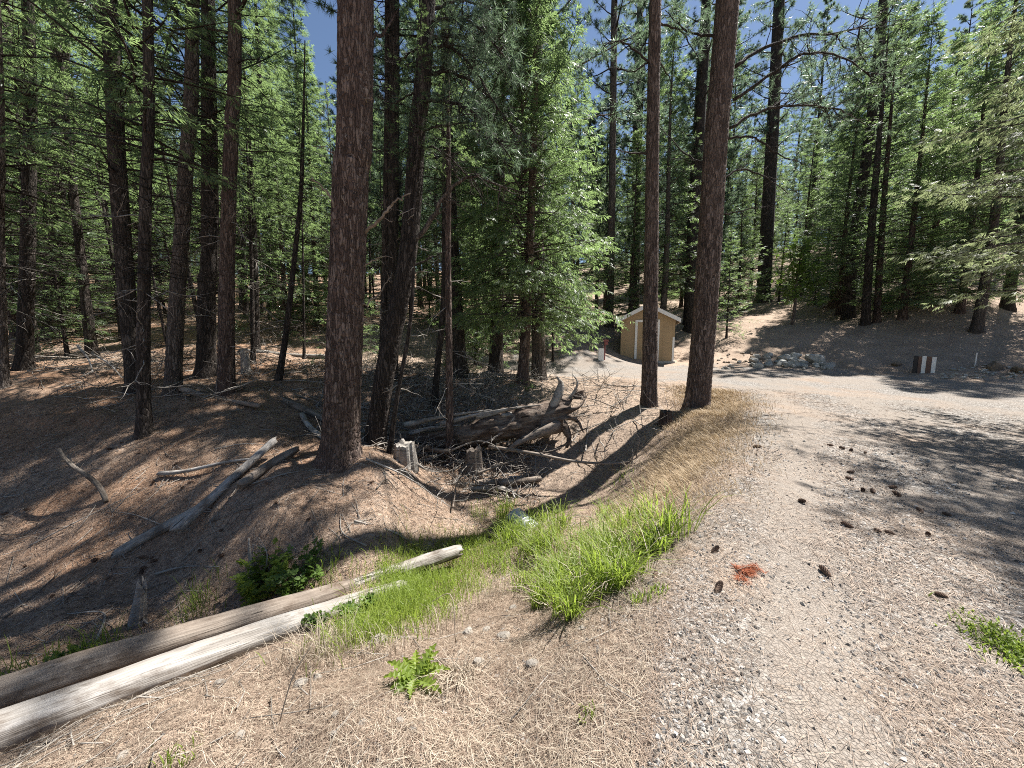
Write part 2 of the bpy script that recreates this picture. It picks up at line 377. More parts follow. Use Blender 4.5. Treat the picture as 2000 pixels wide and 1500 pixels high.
g.add(np.stack([GX, GY, GZ], -1), Q=np.stack([idx[:-1, :-1], idx[:-1, 1:], idx[1:, 1:], idx[1:, :-1]], -1).reshape(-1, 4))
gm = g.mesh('ground', GROUND, True)
at = gm.attributes.new('road', 'FLOAT', 'POINT'); at.data.foreach_set('value', np.clip(.5 + RSD * .36, 0, 1).astype(np.float32).ravel())
for nm_, vv in (('edge', np.clip(RSD / 4, 0, 1)), ('wood', np.clip((-RSD - 3.2) / 2.5, 0, 1) * np.clip((2 - GX) / 4, 0, 1))):
    at = gm.attributes.new(nm_, 'FLOAT', 'POINT'); at.data.foreach_set('value', vv.astype(np.float32).ravel())
tag(link('ground', gm), 'sloping forest floor of brown needle litter with a gravel road and a ditch', kind='structure')

# ------------------------------------------------------------------ foliage builders
def bent(p0, d0, L, n, up=0., wob=.1, rg=RG):
    """a branch path: starts at p0 along d0 and bends by up"""
    p = [np.array(p0, float)]; d = np.array(d0, float)
    for i in range(n):
        d = d + np.array([0, 0, up / n]) + rg.normal(0, wob / math.sqrt(n), 3); d = d / np.linalg.norm(d)
        p.append(p[-1] + d * L / n)
    return np.array(p)
def tufts(mb, c, axis, n, l, wd, rg, spread=.75, tint=None):
    """needle bundles: n thin triangles round every centre"""
    T = len(c); d = norm(axis[:, None] * .55 + rg.normal(0, spread, (T, n, 3))); L = l * rg.uniform(.65, 1.1, (T, n, 1))
    s = norm(np.cross(d, rg.normal(0, 1, (T, n, 3)))) * wd * .5
    c0 = c[:, None] + d * .01
    V = np.stack([c0 - s, c0 + s, c0 + d * L - np.array([0, 0, .12]) * L], 2).reshape(-1, 3)
    tt = (rg.uniform(.1, .75, (T, 1)) if tint is None else tint[:, None]) + rg.normal(0, .13, (T, n))
    mb.add(V, T=np.arange(T * n * 3).reshape(-1, 3), tint=np.clip(np.repeat(tt.ravel(), 3), 0, 1))
def sprays(mb, c, d, l, rg, m=9, wd=.16, droop=.25, tint=None):
    """flat scale-leaf sprays: m lozenge leaflets fanned along a short axis"""
    S = len(c); d = norm(d); up = norm(np.array([0, 0, 1.]) + rg.normal(0, .45, (S, 3)))
    sd = norm(np.cross(d, up)); l = np.broadcast_to(l, (S,)) * rg.uniform(.7, 1.25, S)
    Vs = []
    for i in range(m):
        f = i / (m - 1); sg = 1 if i % 2 else -1
        ang = (1 - f) * .95 * sg + rg.normal(0, .12, S)
        b0 = c + d * (l * f * .62)[:, None]
        dd = norm(d * np.cos(ang)[:, None] + sd * np.sin(ang)[:, None] + rg.normal(0, .16, (S, 3)) - np.array([0, 0, droop]))
        ln = l * (.62 - .22 * f) * rg.uniform(.7, 1.15, S); sw = norm(np.cross(dd, up)) * (ln * wd)[:, None]
        mid = b0 + dd * (ln * .55)[:, None]; tip = b0 + dd * ln[:, None]
        Vs.append(np.stack([b0, mid + sw, tip, mid - sw], 1))
    V = np.stack(Vs, 1).reshape(-1, 3)
    tt = (rg.uniform(.05, .8, (S, 1)) if tint is None else tint[:, None]) + rg.normal(0, .1, (S, m))
    mb.add(V, Q=np.arange(S * m * 4).reshape(-1, 4), tint=np.clip(np.repeat(tt.ravel(), 4), 0, 1))

def pine(seed, H, z0, rad, nb, nt_, nn, wd=.011, ln=.2, dead=(3, 8, 26), r0=.24, trunk=True):
    """trunk and limbs mesh, needle mesh; the stem stands on the origin"""
    rg = np.random.default_rng(seed); wood, fol = MB(), MB()
    sway = rg.normal(0, .12, 2)
    axis = lambda z: np.array([sway[0] * math.sin(z * .25), sway[1] * math.sin(z * .21), z])
    if trunk:
        zz = np.concatenate([[-.4, 0, .15, .4, .9], np.linspace(1.6, H, 22)])
        wood.tube([axis(z) for z in zz], [max(.02, r0 * (1 - z / H) ** .8 * (1 + .4 * math.exp(-max(z, 0) / .25))) for z in zz], 12)
    for i in range(dead[2]):
        z = rg.uniform(dead[0], dead[1]); a = rg.uniform(0, 2 * np.pi); L = rg.uniform(.4, 1.9)
        p = bent(axis(z), [math.cos(a), math.sin(a), rg.uniform(-.3, .25)], L, 5, -.2, .35, rg)
        wood.tube(p, np.linspace(.018, .004, 6), 3)
        for q in range(int(L * 3)):
            k = rg.integers(1, 5); wood.tube(bent(p[k], norm(p[k + 1] - p[k]) + rg.normal(0, .6, 3), L * .35, 3, -.1, .3, rg), [.008, .006, .003, .002], 3, cap=False)
    C, A = [], []
    for i in range(nb):
        z = z0 + (H - z0) * (i + rg.uniform(0, 1)) / nb; fz = (z - z0) / (H - z0)
        L = rad * (.55 + .5 * math.sin(min(1, fz * 2.2 + .35) * math.pi / 2)) * (1 - fz ** 2.2 * .85) * rg.uniform(.65, 1.15)
        a = i * 2.4 + rg.normal(0, .35)
        p = bent(axis(z), [math.cos(a), math.sin(a), -.15 + .55 * fz], L, 7, .5, .25, rg)
        wood.tube(p, np.linspace(.02 + .012 * L, .008, 8), 4, cap=False)
        for q in range(nt_):
            k = rg.uniform(1.8, 7); k0 = min(int(k), 6); b = p[k0] + (p[k0 + 1] - p[k0]) * (k - k0)
            d = norm(norm(p[k0 + 1] - p[k0]) * .8 + rg.normal(0, .55, 3) + np.array([0, 0, .25])); tl = L * rg.uniform(.1, .26)
            e = b + d * tl; wood.tube([b, b + d * tl * .5 + rg.normal(0, .02, 3), e], [.007, .006, .004], 3, cap=False)
            C.append(e); A.append(d); C.append(b + d * tl * .55); A.append(d)
        C.append(p[-1]); A.append(norm(p[-1] - p[-2]))
    C.append(axis(H)); A.append(np.array([0, 0, 1.]))
    tufts(fol, np.array(C), np.array(A), nn, ln, wd, rg)
    return wood, fol
def cedar(seed, H, z0, rad, nb, ns, l=.2, m=8, r0=.18, shape=1.0, dead=(0, 0, 0), droop=.4, trunk=True, sag=-.4, wd=.095):
    rg = np.random.default_rng(seed); wood, fol = MB(), MB()
    sway = rg.normal(0, .08, 2); axis = lambda z: np.array([sway[0] * math.sin(z * .3), sway[1] * math.sin(z * .27), z])
    if trunk:
        zz = np.concatenate([[-.4, 0, .15, .4, .9], np.linspace(1.5, H, 18)])
        wood.tube([axis(z) for z in zz], [max(.012, r0 * (1 - z / H) ** .9 * (1 + .5 * math.exp(-max(z, 0) / .25))) for z in zz], 12)
    for i in range(dead[2]):
        z = rg.uniform(dead[0], dead[1]); a = rg.uniform(0, 2 * np.pi); L = rg.uniform(.5, 1.7)
        p = bent(axis(z), [math.cos(a), math.sin(a), -.1], L, 5, .1, .35, rg); wood.tube(p, np.linspace(.014, .003, 6), 3)
        for q in range(4):
            k = rg.integers(1, 5); wood.tube(bent(p[k], norm(p[k + 1] - p[k]) + rg.normal(0, .5, 3), L * .3, 3, 0, .3, rg), [.006, .005, .003, .002], 3, cap=False)
    C, D, T = [], [], []
    for i in range(nb):
        fz = ((i + rg.uniform(0, 1)) / nb) ** 1.15; z = z0 + (H - z0) * fz
        L = rad * (1 - fz) ** shape * rg.uniform(.6, 1.12) + .12
        a = i * 2.4 + rg.normal(0, .4)
        p = bent(axis(z), [math.cos(a), math.sin(a), .1 + .5 * fz], L, 6, sag + .3 * rg.uniform(), .25, rg)
        wood.tube(p, np.linspace(.008 + .01 * L, .004, 7), 3, cap=False)
        tb = rg.uniform(.1, .75); k_ = max(3, int(ns * (.35 + .65 * L / rad)))
        for q in range(k_):
            k = 6 * (rg.uniform(.18, 1)) ** .8; k0 = min(int(k), 5); b = p[k0] + (p[k0 + 1] - p[k0]) * (k - k0)
            t_ = norm(p[k0 + 1] - p[k0]); side = norm(np.cross(t_, [0, 0, 1.])) * rg.choice([-1, 1])
            d = norm(t_ * .7 + side * rg.uniform(.1, 1.1) + np.array([0, 0, rg.uniform(-.45, .2)]))
            off = d * L * rg.uniform(.02, .16) + rg.normal(0, .05, 3) * L * .5
            C.append(b + off); D.append(d); T.append(np.clip(tb + rg.normal(0, .15), 0, 1))
        C.append(p[-1]); D.append(p[-1] - p[-2]); T.append(tb)
    sprays(fol, np.array(C), np.array(D), l, rg, m, wd, droop, np.array(T))
    return wood, fol

LIB = {}
def reg(key, wf, bark, leaf):
    w_, f_ = wf; LIB[key] = (w_.mesh('trunk', bark, True), f_.mesh('crown', leaf, False))
for k, sd in enumerate((21, 22, 23)):
    reg(f'pine{k}', pine(sd, 24 + k, 7 + k, 2.9, 62, 15, 26, .019, .23, (2.5, 8 + k, 30)), BARK_DARK if k != 1 else BARK_GREY, NEEDLE)
reg('pinelow0', pine(31, 19, 3.2, 2.8, 70, 15, 26, .019, .23, (1.5, 4, 14), .2), BARK_DARK, NEEDLE)
reg('pinelow1', pine(32, 16, 2.2, 2.5, 64, 15, 26, .019, .23, (1, 3, 10), .17), BARK_GREY, NEEDLE)
for k, sd in enumerate((41, 42)):
    reg(f'cedar{k}', cedar(sd, 13 + 2 * k, .7, 2.7, 210, 36, .29, 8, .17, .85), BARK_RED, CEDAR)
for k, sd in enumerate((44, 45)):
    reg(f'cedartall{k}', cedar(sd, 22 + 2 * k, 3.2, 2.8, 220, 32, .31, 8, .24, .7, (1.0, 4, 22)), BARK_DARK if k else BARK_GREY, CEDAR)
reg('sapling0', cedar(47, 6.5, .5, 1.4, 100, 20, .2, 7, .06), BARK_DARK, CEDAR)
reg('sparse0', cedar(48, 15, 2.4, 2.4, 80, 24, .26, 7, .16, .6, (1, 9, 46)), BARK_DARK, CEDAR)

reg('pole0', cedar(81, 11, 5.5, 1.2, 40, 14, .24, 8, .075, .6, (.5, 6, 40)), BARK_DARK, CEDAR)
reg('pole1', cedar(82, 9, 4.5, 1.0, 30, 12, .22, 8, .055, .6, (.4, 5, 36)), BARK_DARK, CEDAR)
HERO_XY = []
def lib_tree(key, name, label, x, y, s=1., rz=0., group=None, lean=(0, 0)):
    t = thing(name, label, 'tree', (x, y, float(gz(x, y)) - .05), (lean[0], lean[1], rz), group, s)
    link('trunk', LIB[key][0], t); link('crown', LIB[key][1], t); return t

# ------------------------------------------------------------------ trunks of the near trees, each a mesh of its own with furrowed bark
def bark_disp(k, zz, R0, seed, cw=.07, ch=.2, depth=.05):
    """plates with furrows between them, wrapped round the stem"""
    rg = np.random.default_rng(seed); th = np.arange(k) / k
    ncx = max(5, int(2 * np.pi * R0 / cw)); z0, z1 = zz.min() - ch, zz.max() + ch; ncz = max(3, int((z1 - z0) / ch))
    jx, jz = rg.uniform(.15, .85, (ncz + 2, ncx)), rg.uniform(.1, .9, (ncz + 2, ncx)); hh = rg.uniform(0, 1, (ncz + 2, ncx))
    X = np.broadcast_to(th[None] * ncx, (len(zz), k)) + .35 * np.sin(zz[:, None] * 7 + seed); Z = np.broadcast_to(((zz - z0) / ch)[:, None], (len(zz), k))
    ix, iz = np.floor(X).astype(int), np.floor(Z).astype(int); f1 = np.full(X.shape, 9.); f2 = f1.copy(); cell = f1 * 0
    for a in (-1, 0, 1):
        for b in (-1, 0, 1):
            cx, cz = (ix + a) % ncx, np.clip(iz + b, 0, ncz + 1)
            d = np.hypot(X - (ix + a + jx[cz, cx]), Z - (iz + b + jz[cz, cx]))
            n1 = d < f1; f2 = np.where(n1, f1, np.minimum(f2, d)); cell = np.where(n1, hh[cz, cx], cell); f1 = np.where(n1, d, f1)
    e = np.clip((f2 - f1) / .28, 0, 1)
    return depth * (e - .6) + depth * .5 * (cell - .5) * e, cell
def trunk_path(px, d, top):
    p = [P(u, v, d) for u, v in px]
    e = norm(p[-1] - p[-2]); e = norm(e + np.array([0, 0, .6]))
    if top > p[-1][2]: p.append(p[-1] + e * (top - p[-1][2]) / e[2])
    p = np.array(p); p[0, 2] = float(gz(p[0, 0], p[0, 1])) - .25
    return p
def spl(p, n):
    """smooth resample of a path (Catmull-Rom)"""
    p = np.asarray(p, float); q = np.concatenate([[2 * p[0] - p[1]], p, [2 * p[-1] - p[-2]]]); m = len(p) - 1
    t = np.linspace(0, m - 1e-6, n); i = t.astype(int); f = (t - i)[:, None]
    a, b, c, d = q[i], q[i + 1], q[i + 2], q[i + 3]
    return .5 * (2 * b + (c - a) * f + (2 * a - 5 * b + 4 * c - d) * f ** 2 + (3 * b - a - 3 * c + d) * f ** 3)
def hero(name, label, px, d, wpx, bark, top=24, crown=None, k=28, step=.05, depth=.06, seed=1, flare=.4, vis=10.5, dd=0):
    """px: stem centre line in the photograph from the foot up, d: its distance, wpx: width at foot and at the top of the frame"""
    dh = float(hit(*px[0])[1])
    d = dh if abs(dh / d - 1) < .3 else d
    d += wpx[0] * d / FPX / 2                         # the picture shows the front of the foot; the centre stands half a width behind it
    path = trunk_path(px, d, top)
    if dd: path[:, 1] += np.linspace(0, dd, len(path))
    base = path[0].copy(); base[2] += .25
    cosx = 1 / math.hypot(1, (px[0][0] - 1000) / FPX)
    L = np.concatenate([[0], np.cumsum(np.linalg.norm(np.diff(path, axis=0), axis=1))])
    dens = spl(path, 400); ZL = dens[:, 2]
    zz = np.concatenate([np.arange(path[0, 2], min(vis, top), step), np.linspace(min(vis, top), top, 14)[1:]])
    pts = np.stack([np.interp(zz, ZL, dens[:, 0]), np.interp(zz, ZL, dens[:, 1]), zz], -1)
    vis_top = P(*px[-1], d)[2]
    r0, r1 = (w_ * d * cosx / FPX / 2 for w_ in wpx)
    rel = (zz - zz[0]) / max(vis_top - zz[0], .1)
    r = np.where(rel < 1, r0 + (r1 - r0) * np.clip(rel, 0, 1) ** .7, r1 * np.clip((top - zz) / max(top - vis_top, .1), 0, 1) ** .8)
    r = np.maximum(r, .012) * (1 + flare * np.exp(-np.maximum(zz - zz[0] - .2, 0) / .22))
    disp, cell = bark_disp(k, zz, r0, seed, cw=max(.03, r0 * .16), ch=max(.08, r0 * .42), depth=depth)
    lob = 1 + .10 * np.exp(-np.maximum(zz - zz[0], 0) / .4)[:, None] * np.sin(np.arange(k) * 2 * np.pi / k * 5 + seed)[None]
    mb = MB(); lp = pts - base
    V, Q, T = tube(lp, r, k, True, (1 + disp) * lob - 1)
    mb.add(V, T, Q, np.concatenate([cell.ravel(), [0, 0]]))
    t = thing(name, label, 'tree', base)
    mb.build('trunk', bark, t, True)
    if crown:
        key, z0c, s = crown; cp = pts[np.argmin(abs(zz - z0c))] - base
        o = link('crown', LIB[key][1], t, cp - np.array([0, 0, 0]), (0, 0, seed * 1.3), s)
        lw = tag(link('limb', LIB[key][0], t, cp, (0, 0, seed * 1.3), s), kind='stuff')
    HERO_XY.append((base[0], base[1]))
    t['_'] = 0; del t['_']
    return t, base, pts, r
def crown_only(key, wf, leaf, bark):
    w_, f_ = wf; LIB[key] = (w_.mesh('limb', bark, True), f_.mesh('crown', leaf, False))
# crowns whose own stem is left out (they sit on a near trunk), measured from the crown's foot
crown_only('c_pine0', pine(51, 13, 0, 2.5, 50, 14, 28, .014, .2, (-3, 0, 10), trunk=False), NEEDLE, BARK_DARK)
crown_only('c_pine1', pine(52, 12, 0, 2.3, 46, 14, 28, .014, .2, (-2.5, 0, 10), trunk=False), NEEDLE, BARK_DARK)
crown_only('c_ced0', cedar(53, 14, 0, 2.4, 110, 30, .22, 8, shape=.6, dead=(-2.6, .5, 34), trunk=False), CEDAR, BARK_DARK)
crown_only('c_ced1', cedar(54, 12, 0, 2.2, 85, 30, .22, 8, shape=.6, dead=(-2.8, 1, 40), trunk=False), CEDAR, BARK_DARK)

def branch(tree, base, px, d, r, mat_, name='dead_branch', twigs=8, tuft=0, seed=0, dy=0., tl=.35, label=None, leafmat=None, sub=2):
    tuft = min(tuft, 1)
    """a limb drawn along its line in the photograph at the tree's distance, reaching dy metres nearer or farther at its end"""
    rg = np.random.default_rng(seed + 100)
    p = np.array([P(u, v, d + dy * i / (len(px) - 1)) for i, (u, v) in enumerate(px)])
    q = spl(p, 6 + 3 * len(p)); n = len(q); q[1:] += rg.normal(0, .012, (n - 1, 3))
    mb = MB(); mb.tube(q - base, np.linspace(r, r * .3, n), 7)
    Lt = np.linalg.norm(np.diff(q, axis=0), axis=1).sum(); C, A = [], []
    for i in range(twigs):
        j = int(rg.uniform(.25, .97) * (n - 1)); t_ = norm(q[min(j + 1, n - 1)] - q[j - 1])
        l = tl * Lt * rg.uniform(.35, 1); tw = bent(q[j], norm(t_ * .7 + rg.normal(0, .6, 3)), l, 5, -.15, .4, rg)
        rr = max(.0035, r * .28); mb.tube(tw - base, np.linspace(rr, .002, 6), 4, cap=False)
        for s_ in range(sub):
            k = rg.integers(1, 5); tt = bent(tw[k], norm(tw[k] - tw[k - 1] + rg.normal(0, .55, 3)), l * .45, 3, -.1, .35, rg)
            mb.tube(tt - base, np.linspace(rr * .6, .0015, 4), 3, cap=False); C.append(tt[-1]); A.append(norm(tt[-1] - tt[-2]))
        C.append(tw[-1]); A.append(norm(tw[-1] - tw[-2])); C.append(tw[3]); A.append(norm(tw[-1] - tw[-2]))
    o = mb.build(name, mat_, tree, True)
    if label: o['label'] = label
    if tuft:
        f = MB(); C, A = np.array(C), np.array(A)
        sel = rg.uniform(0, 1, len(C)) < .62; C, A = C[sel], A[sel]; tufts(f, C - base, A, 24, .17, .0075, rg)
        f.build('needle_cluster', leafmat or NEEDLE, o)
    return o

# the tall stem between shed and ditch and its thicker neighbour at the road edge
tA, bA, _, _ = hero('pine_tree', 'slim tall pine standing in front of the tan shed door', [(1268, 797), (1272, 500), (1280, 0)], 9.3, (33, 21), BARK_WARM, 25, ('c_pine0', 13.6, 1.25), 60, .03, .06, 3, .25)
tB, bB, _, _ = hero('pine_tree', 'thick leaning pine on the road edge right of the shed', [(1360, 806), (1378, 600), (1400, 250), (1421, 0)], 8.9, (50, 41), BARK_WARM, 25, ('c_pine1', 16, .9), 64, .032, .06, 4, .3)
tC, bC, _, _ = hero('pine_tree', 'thickest furrowed pine trunk on the needle mound by the ditch', [(664, 918), (672, 700), (685, 350), (695, 0)], 5.5, (76, 64), BARK_RED, 24, ('c_pine0', 11, 1), 88, .024, .06, 5, .38)
tD, bD, _, _ = hero('pine_tree', 'leaning curved pine with arching bare limbs beside the thickest trunk', [(727, 872), (757, 700), (790, 540), (806, 400), (815, 250), (835, 0)], 6.6, (44, 29), BARK_DARK, 18, ('c_pine1', 9.5, .8), 64, .025, .06, 6, .25)
for i, (px, r, tw, tu, dy) in enumerate([
        ([(1437, 130), (1480, 100), (1560, 70), (1650, 62), (1720, 30)], .035, 12, 1, 1.0), ([(1432, 195), (1500, 150), (1570, 105), (1640, 110), (1700, 150)], .03, 14, 1, -.5),
        ([(1425, 250), (1490, 215), (1560, 205), (1640, 215), (1690, 245)], .028, 14, 1, .6), ([(1420, 270), (1470, 270), (1520, 300), (1570, 320)], .02, 10, 0, 0),
        ([(1412, 350), (1450, 330), (1500, 350), (1540, 380)], .02, 10, 0, .4), ([(1408, 420), (1460, 410), (1510, 400)], .015, 8, 0, -.3), ([(1398, 330), (1340, 300), (1290, 250)], .02, 8, 0, .6),
        ([(1395, 70), (1340, 60), (1300, 20)], .025, 10, 1, .8)]):
    branch(tB, bB, px, bB[1], r * 1.3, BARK_DARK, 'branch', int(tw * 1.7), tu * 2, 200 + i, dy, .4, sub=3)
for i, (px, r, tw, dy) in enumerate([([(1288, 45), (1330, 62), (1362, 110)], .02, 8, .3), ([(1270, 125), (1220, 82), (1180, 88)], .02, 8, -.3), ([(1268, 120), (1235, 140), (1200, 130)], .016, 6, .2),
                                     ([(1266, 300), (1230, 298), (1195, 290)], .022, 2, .1), ([(1288, 118), (1310, 160), (1300, 210)], .012, 5, .2)]):
    branch(tA, bA, px, bA[1], r * 1.4, BARK_DARK, 'dead_branch', tw, 0, 240 + i, dy)
for i, (px, r, tw, dy) in enumerate([([(690, 470), (668, 425), (640, 375), (610, 350)], .028, 3, -.4), ([(688, 455), (680, 410), (665, 380)], .016, 0, -.35), ([(712, 455), (745, 425), (770, 395), (800, 378)], .03, 3, -.2),
                                     ([(724, 75), (750, 60), (775, 25)], .03, 5, .3), ([(662, 225), (670, 245), (678, 272)], .018, 0, -.3), ([(700, 210), (715, 198), (728, 190)], .02, 0, -.25), ([(708, 520), (735, 505), (765, 500)], .014, 2, -.1),
                                     ([(705, 600), (740, 575), (760, 540)], .018, 2, .3), ([(700, 640), (720, 620), (745, 612)], .012, 1, -.2), ([(655, 300), (640, 290), (610, 285)], .012, 4, .3), ([(658, 690), (640, 672), (600, 668)], .012, 6, .2)]):
    branch(tC, bC, px, bC[1], r, WOOD_BROWN if i != 3 else BARK_RED, 'dead_branch', tw, 0, 260 + i, dy, .25)
for i, (px, r, tw, tu, dy) in enumerate([
        ([(806, 480), (845, 425), (875, 375), (920, 345), (990, 368)], .045, 6, 0, -.3), ([(830, 45), (880, 35), (930, 50), (985, 110)], .03, 14, 1, -.4), ([(824, 80), (890, 70), (960, 95), (1010, 160)], .034, 16, 1, .4),
        ([(820, 105), (870, 88), (920, 130), (975, 215)], .03, 14, 1, -.3), ([(818, 150), (880, 140), (950, 185), (1010, 270)], .034, 16, 1, .5), ([(812, 200), (870, 198), (930, 225), (1000, 310)], .032, 16, 1, -.6),
        ([(808, 255), (860, 248), (935, 235)], .022, 6, 0, -.2), ([(806, 300), (850, 290), (900, 330), (950, 400)], .022, 12, 0, .5), ([(800, 520), (850, 500), (885, 480)], .02, 3, 0, .2),
        ([(840, 20), (900, 0), (960, 20)], .026, 12, 1, .6), ([(822, 90), (780, 120), (740, 160)], .018, 12, 0, .2), ([(815, 180), (770, 200), (735, 190)], .016, 12, 0, .5), ([(808, 280), (770, 300), (730, 290)], .014, 10, 0, .3)]):
    branch(tD, bD, px, bD[1], r * 1.15, BARK_DARK if i else BARK_GREY, 'branch', int(tw * 1.7), tu * 3, 300 + i, dy, .36, sub=3)

# near stems of the left wood
HL = [
    ('pale grey trunk cut by the left edge of the picture', [(2, 765), (-4, 500), (-12, 0)], 8.5, (34, 24), BARK_GREY, 22, ('c_ced0', 5.0, 1)),
    ('straight dark trunk with a sunlit upper stem, near the left edge', [(45, 727), (56, 400), (54, 0)], 10.5, (40, 24), BARK_DARK, 24, ('c_ced1', 6, 1)),
    ('wide dark double trunk in shade behind the straight left-hand stem', [(105, 668), (108, 400), (118, 0)], 13.5, (46, 34), BARK_DARK, 24, ('c_ced0', 7, 1.1)),
    ('dark trunk leaning left, close behind the stem that reaches lowest', [(268, 772), (250, 600), (228, 300), (212, 0)], 8.8, (40, 32), BARK_DARK, 23, ('c_ced1', 5.5, 1)),
    ('near-black slim trunk whose foot stands lowest in the left wood', [(281, 860), (280, 700), (284, 400), (288, 0)], 6.8, (34, 20), BARK_DARK, 20, ('c_ced0', 4.8, .85)),
    ('grey trunk with pale sunlit bark on its right side', [(335, 776), (345, 600), (362, 350), (376, 0)], 8.7, (38, 26), BARK_GREY, 22, ('c_ced1', 6.2, 1)),
    ('stout dark trunk behind the reddish trunk of the left wood', [(402, 742), (404, 560), (410, 400)], 10, (42, 34), BARK_DARK, 20, ('c_ced0', 7.0, 1)),
    ('reddish-brown trunk standing on the sunlit needle slope of the left wood', [(440, 776), (444, 500), (452, 250), (458, 0)], 8.6, (38, 24), BARK_RED, 23, ('c_pine1', 8.2, 1)),
    ('thin leaning sapling stem left of the thickest trunk', [(540, 745), (560, 640), (582, 440), (590, 330)], 9.8, (15, 8), BARK_DARK, 9, ('c_ced1', 5.2, .4)),
    ('very thin dark sapling stem between reddish trunk and leaning sapling', [(494, 712), (492, 560), (488, 420)], 11, (11, 7), BARK_DARK, 9, ('c_ced0', 5.4, .35)),
    ('slender red-barked stem standing in the gully beside the fallen log', [(879, 912), (877, 700), (875, 500), (876, 360)], 7.6, (18, 10), BARK_RED, 8, ('c_ced1', 5.2, .35)),
    ('dark leaning stem behind the slender red-barked one', [(846, 800), (856, 700), (866, 590), (868, 420)], 9.2, (14, 9), BARK_DARK, 12, ('c_ced0', 5.6, .55)),
    ('straight dark trunk half hidden behind the arching pine', [(766, 745), (768, 400), (770, 0)], 12.5, (24, 18), BARK_DARK, 24, ('c_pine0', 12, 1)),
    ('dark twin stem just left of the straight trunk behind the arching pine', [(748, 735), (756, 400), (759, 0)], 13.4, (20, 14), BARK_DARK, 23, ('c_pine1', 12, 1)),
    ('thin dark stem rising close to the right of the arching pine', [(757, 885), (775, 780), (800, 640), (808, 520)], 6.9, (12, 6), BARK_DARK, 7, ('c_ced1', 4.6, .25)),
    ('dark trunk close behind the left side of the thick leaning road-edge pine', [(1350, 650), (1352, 500), (1372, 150), (1380, 0)], 20, (26, 18), BARK_DARK, 26, ('c_pine0', 14, 1)),
    ('thick dark trunk on the slope above the rock heap', [(1490, 592), (1498, 450), (1512, 200), (1522, 0)], 28, (30, 20), BARK_DARK, 32, ('c_pine1', 16, 1.3)),
    ('tall dark pine leaning right on the upper slope above the striped posts', [(1657, 625), (1665, 500), (1700, 250), (1726, 0)], 22, (26, 18), BARK_DARK, 25, ('c_pine0', 13, 1)),
    ('left trunk of the tight pair on the shaded slope', [(1690, 638), (1694, 560), (1706, 400)], 20.5, (20, 15), BARK_DARK, 17, ('c_ced0', 5.5, 1)),
    ('right trunk of the tight pair on the shaded slope', [(1712, 632), (1716, 560), (1726, 400)], 21, (16, 12), BARK_RED, 16, ('c_ced1', 5.5, 1)),
    ('slim grey trunk far behind, left of the shed', [(1190, 640), (1195, 400), (1200, 0)], 26, (16, 11), BARK_GREY, 28, ('c_pine1', 15, 1.2)),
    ('grey-brown trunk behind the shed roof', [(1238, 612), (1243, 400), (1248, 100)], 30, (22, 15), BARK_GREY, 30, ('c_pine0', 16, 1.3)),
]
for i, (lab, px, d, wp, bk, top, cr) in enumerate(HL):
    nm = 'cedar_tree' if 'c_ced' in cr[0] else 'pine_tree'
    t, b, pts, r = hero(nm, lab, px, d, wp, bk, top, cr, 26 if d < 10 else 16, .05 if d < 10 else .12, .07, 20 + i)
    rg = np.random.default_rng(500 + i)
    if d < 14:                                             # dead twigs on the lower stem
        mb = MB()
        for q in range(16 if wp[0] > 25 else 9):
            zq = b[2] + rg.uniform(.9, 4.6); j = int(np.argmin(abs(pts[:, 2] - zq))); a = rg.uniform(0, 2 * np.pi); L = rg.uniform(.2, 1.1)
            pb = bent(pts[j] - b, [math.cos(a), math.sin(a), rg.uniform(-.4, .3)], L + r[j], 5, -.2, .4, rg); mb.tube(pb, np.linspace(.012, .003, 6), 4)
            for s_ in range(3):
                k = rg.integers(2, 5); mb.tube(bent(pb[k], norm(pb[k + 1] - pb[k]) + rg.normal(0, .55, 3), L * .4, 3, 0, .4, rg), [.006, .005, .003, .002], 3, cap=False)
        tag(mb.build('dead_twig', WOOD_GREY, t, True), kind='stuff')

# leafy trees one can pick out
t, bE, _, _ = hero('cedar_tree', 'bright green bushy cedar at the middle, above the fallen log', [(1020, 750), (1026, 650), (1036, 450), (1044, 200)], 11.4, (23, 12), BARK_RED, 11.5, None, 20, .06, .06, 60)
wd_, fo_ = cedar(61, 11.6, 1.9, 2.6, 320, 62, .24, 8, .1, .5, (.7, 3.2, 26), .55, False, -.6, .095)
wd_.build('limb', BARK_GREY, t, True); fo_.build('crown', CEDAR, t)
for i, (u, v, d) in enumerate([(1015, 790, 10.6), (1030, 760, 10.9)]):
    br = MB(); rgx = np.random.default_rng(620 + i); c = np.array([P(u, v, d)] * 26) - bE + rgx.normal(0, .16, (26, 3))
    sprays(br, c, rgx.normal(0, 1, (26, 3)) + np.array([0, -.4, -.9]), .2, rgx, 8); br.build('low_spray', CEDAR, t)

